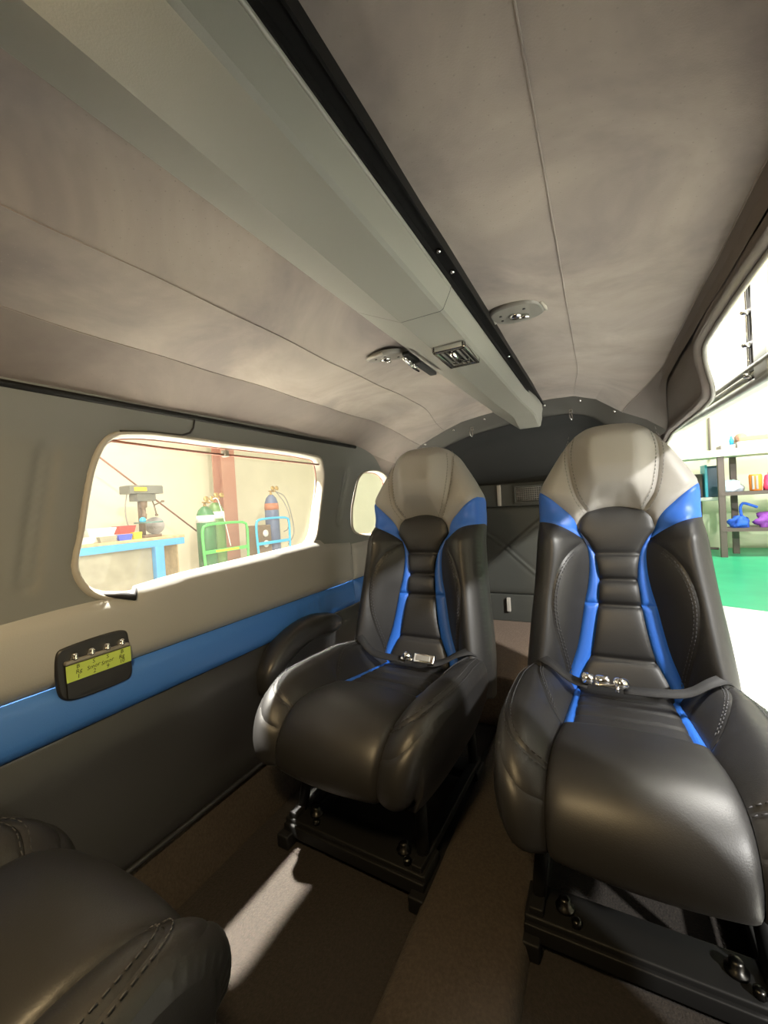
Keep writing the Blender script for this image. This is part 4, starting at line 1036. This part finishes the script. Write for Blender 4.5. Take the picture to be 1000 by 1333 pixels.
def lump(mb, c, sx, sy, sz, seed, n=14, m=20, rough=.22):
    rnd = random.Random(seed); ph = [rnd.uniform(0, 6.28) for _ in range(8)]
    vs = []
    for i in range(n+1):
        th = math.pi*i/n
        for j in range(m):
            a_ = 2*math.pi*j/m
            k = 1+rough*(math.sin(3*a_+ph[0])*math.sin(2*th+ph[1])+.6*math.sin(5*a_+ph[2]+3*th)+.5*math.sin(7*th+ph[3]+2*a_))*math.sin(th)
            vs.append((c[0]+sx*k*math.sin(th)*math.cos(a_), c[1]+sy*k*math.sin(th)*math.sin(a_), max(c[2], c[2]+sz*(.35+k*math.cos(th)*.65))))
    mb.add(vs, [(i*m+j, i*m+(j+1) % m, (i+1)*m+(j+1) % m, (i+1)*m+j) for i in range(n) for j in range(m)]); return mb
tag(lump(MB(), (2.68, 10.92, .632), .17, .10, .25, 3).build('plastic_bag', M['plastic_bag']), 'crumpled translucent white bag on the middle shelf', 'bag')
t = thing('orange_tub', 'orange and grey striped tub beside the white bag on the middle shelf', 'tub', (3.02, 10.78, .631))
MB().lathe([(.09, 0), (.10, .02), (.105, .30), (.09, .33)], (3.02, 10.78, .631), 20).build('body', M['orange'], t)
for k in (-1, 0): MB().box((3.0+k*.06, 10.665, .66), (3.035+k*.06, 10.70, .93), 0, .006).build('stripe', M['cardg'], t)
tag(lump(MB(), (3.36, 10.85, .631), .18, .2, .42, 5).build('pink_bag', M['pink']), 'pink bag at the end of the middle shelf', 'bag')
bbag = tag(lump(MB(), (2.74, 10.76, -.099), .15, .13, .24, 9, rough=.3).build('blue_fabric_bag', M['bluefab']), 'bright blue fabric bag slumped on the low shelf', 'bag')
tag(lump(MB(), (3.24, 10.78, -.099), .24, .15, .30, 11, rough=.3).build('purple_fabric_bag', M['purple']), 'purple fabric bag slumped on the low shelf', 'bag')
mb = MB(); mb.tube(spline([(2.77, 10.75, .13), (2.76, 10.74, .32), (2.80, 10.74, .39), (2.90, 10.74, .36), (3.02, 10.72, .30)], .03), .026, 8); mb.build('strap', M['bluefab'], bbag)
# folding table beyond
t = thing('folding_table', 'white folding table with brown tube legs beside the shelving unit', 'table', (1.8, 11.5, GZ))
MB().box((.9, 11.35, .45), (2.65, 12.0, .53), 0, .02).build('table_top', M['white'], t)
for x_ in (1.80, 2.24):
    MB().tube(spline([(x_, 11.45, .45), (x_, 11.45, -.35), (x_+.06, 11.45, -.58), (x_+.28, 11.45, -.62)], .04), .028, 8).build('leg', M['shelfm'], t)
MB().tube([(1.80, 11.45, .12), (2.24, 11.45, .02)], .016, 6).build('brace', M['shelfm'], t)
t = thing('equipment_case', 'dark case with a teal edge standing on the white folding table', 'case', (2.3, 11.6, .531))
MB().box((2.37, 11.45, .531), (2.62, 11.9, 1.22), 0, .02).build('body', M['tealbox'], t); MB().box((2.33, 11.43, .531), (2.38, 11.88, 1.25), 0, .01).build('edge', M['tealedge'], t)
mb = MB(); mb.box((1.95, 11.5, .531), (2.30, 11.9, 1.06), 0, .02); tag(mb.build('brown_speaker', M['shelfm']), 'dark brown box at the end of the white folding table', 'box')
mb = MB(); mb.tube([(2.58, 12.15, 1.4), (2.60, 12.15, 4.2)], .022, 8); tag(mb.build('wall_conduit', M['hose']), 'thin grey conduit running up the bright hangar wall', 'conduit')

# ================================================================== LIGHT
def area(name, loc, target, size, power, col=(1, 1, 1), shape='DISK'):
    l = bpy.data.lights.new(name, 'AREA'); l.shape = shape; l.size = size; l.energy = power; l.color = col
    o = bpy.data.objects.new(name, l); C.objects.link(o); o.location = loc
    o.rotation_euler = (Vector(target)-Vector(loc)).to_track_quat('-Z', 'Y').to_euler(); return o
W = bpy.data.worlds.new('world'); bpy.context.scene.world = W; W.use_nodes = True
W.node_tree.nodes['Background'].inputs[0].default_value = (1, .96, .88, 1); W.node_tree.nodes['Background'].inputs[1].default_value = .55
area('hangar_lamp_door', (5.5, -2.5, 4.24), (.5, 1.0, .95), .30, 900, (1, .98, .93))
area('floor_bounce_fill', (2.0, 1.6, 5.6), (2.2, 1.6, 0), 1.6, 1100, (1, .97, .90))  # added source; brightens the outside floor so it bounces onto the headliner
area('door_face_fill', (-.9, 1.0, 5.6), (.5, 1.1, 1.1), .5, 420, (1, .97, .88)).data.spread = R(60)  # added source out of view, lights the raised door's inner face
area('left_bounce_fill', (-.98, 1.0, 5.5), (-1.3, 1.0, 0), .3, 800, (1, .94, .80)).data.spread = R(60)  # added source out of view, bounces off the ground up through the windows
area('hangar_lamp_right', (4.5, 8.6, 5.4), (3.6, 11.0, 0), 1.5, 170, (1, .97, .88)).data.spread = R(95)
area('hangar_lamp_left', (-5.8, 4.6, 5.2), (-7.4, 5.6, .0), 1.5, 70, (1, .95, .82)).data.spread = R(95)
area('hangar_lamp_left_floor', (-1.98, .56, 5.1), (-1.8, .6, 0), .14, 750, (1, .96, .88)).data.spread = R(60)
area('cabin_dome_lamp', (-.03, .0, 1.118), (-.05, .25, .2),   .10, 7.5, (1, .73, .38))

sc = bpy.context.scene
sc.view_settings.view_transform = 'Standard'; sc.view_settings.look = 'None'; sc.view_settings.gamma = 1
sc.view_settings.use_curve_mapping = False; sc.view_settings.exposure = .24
sc.cycles.use_denoising = True
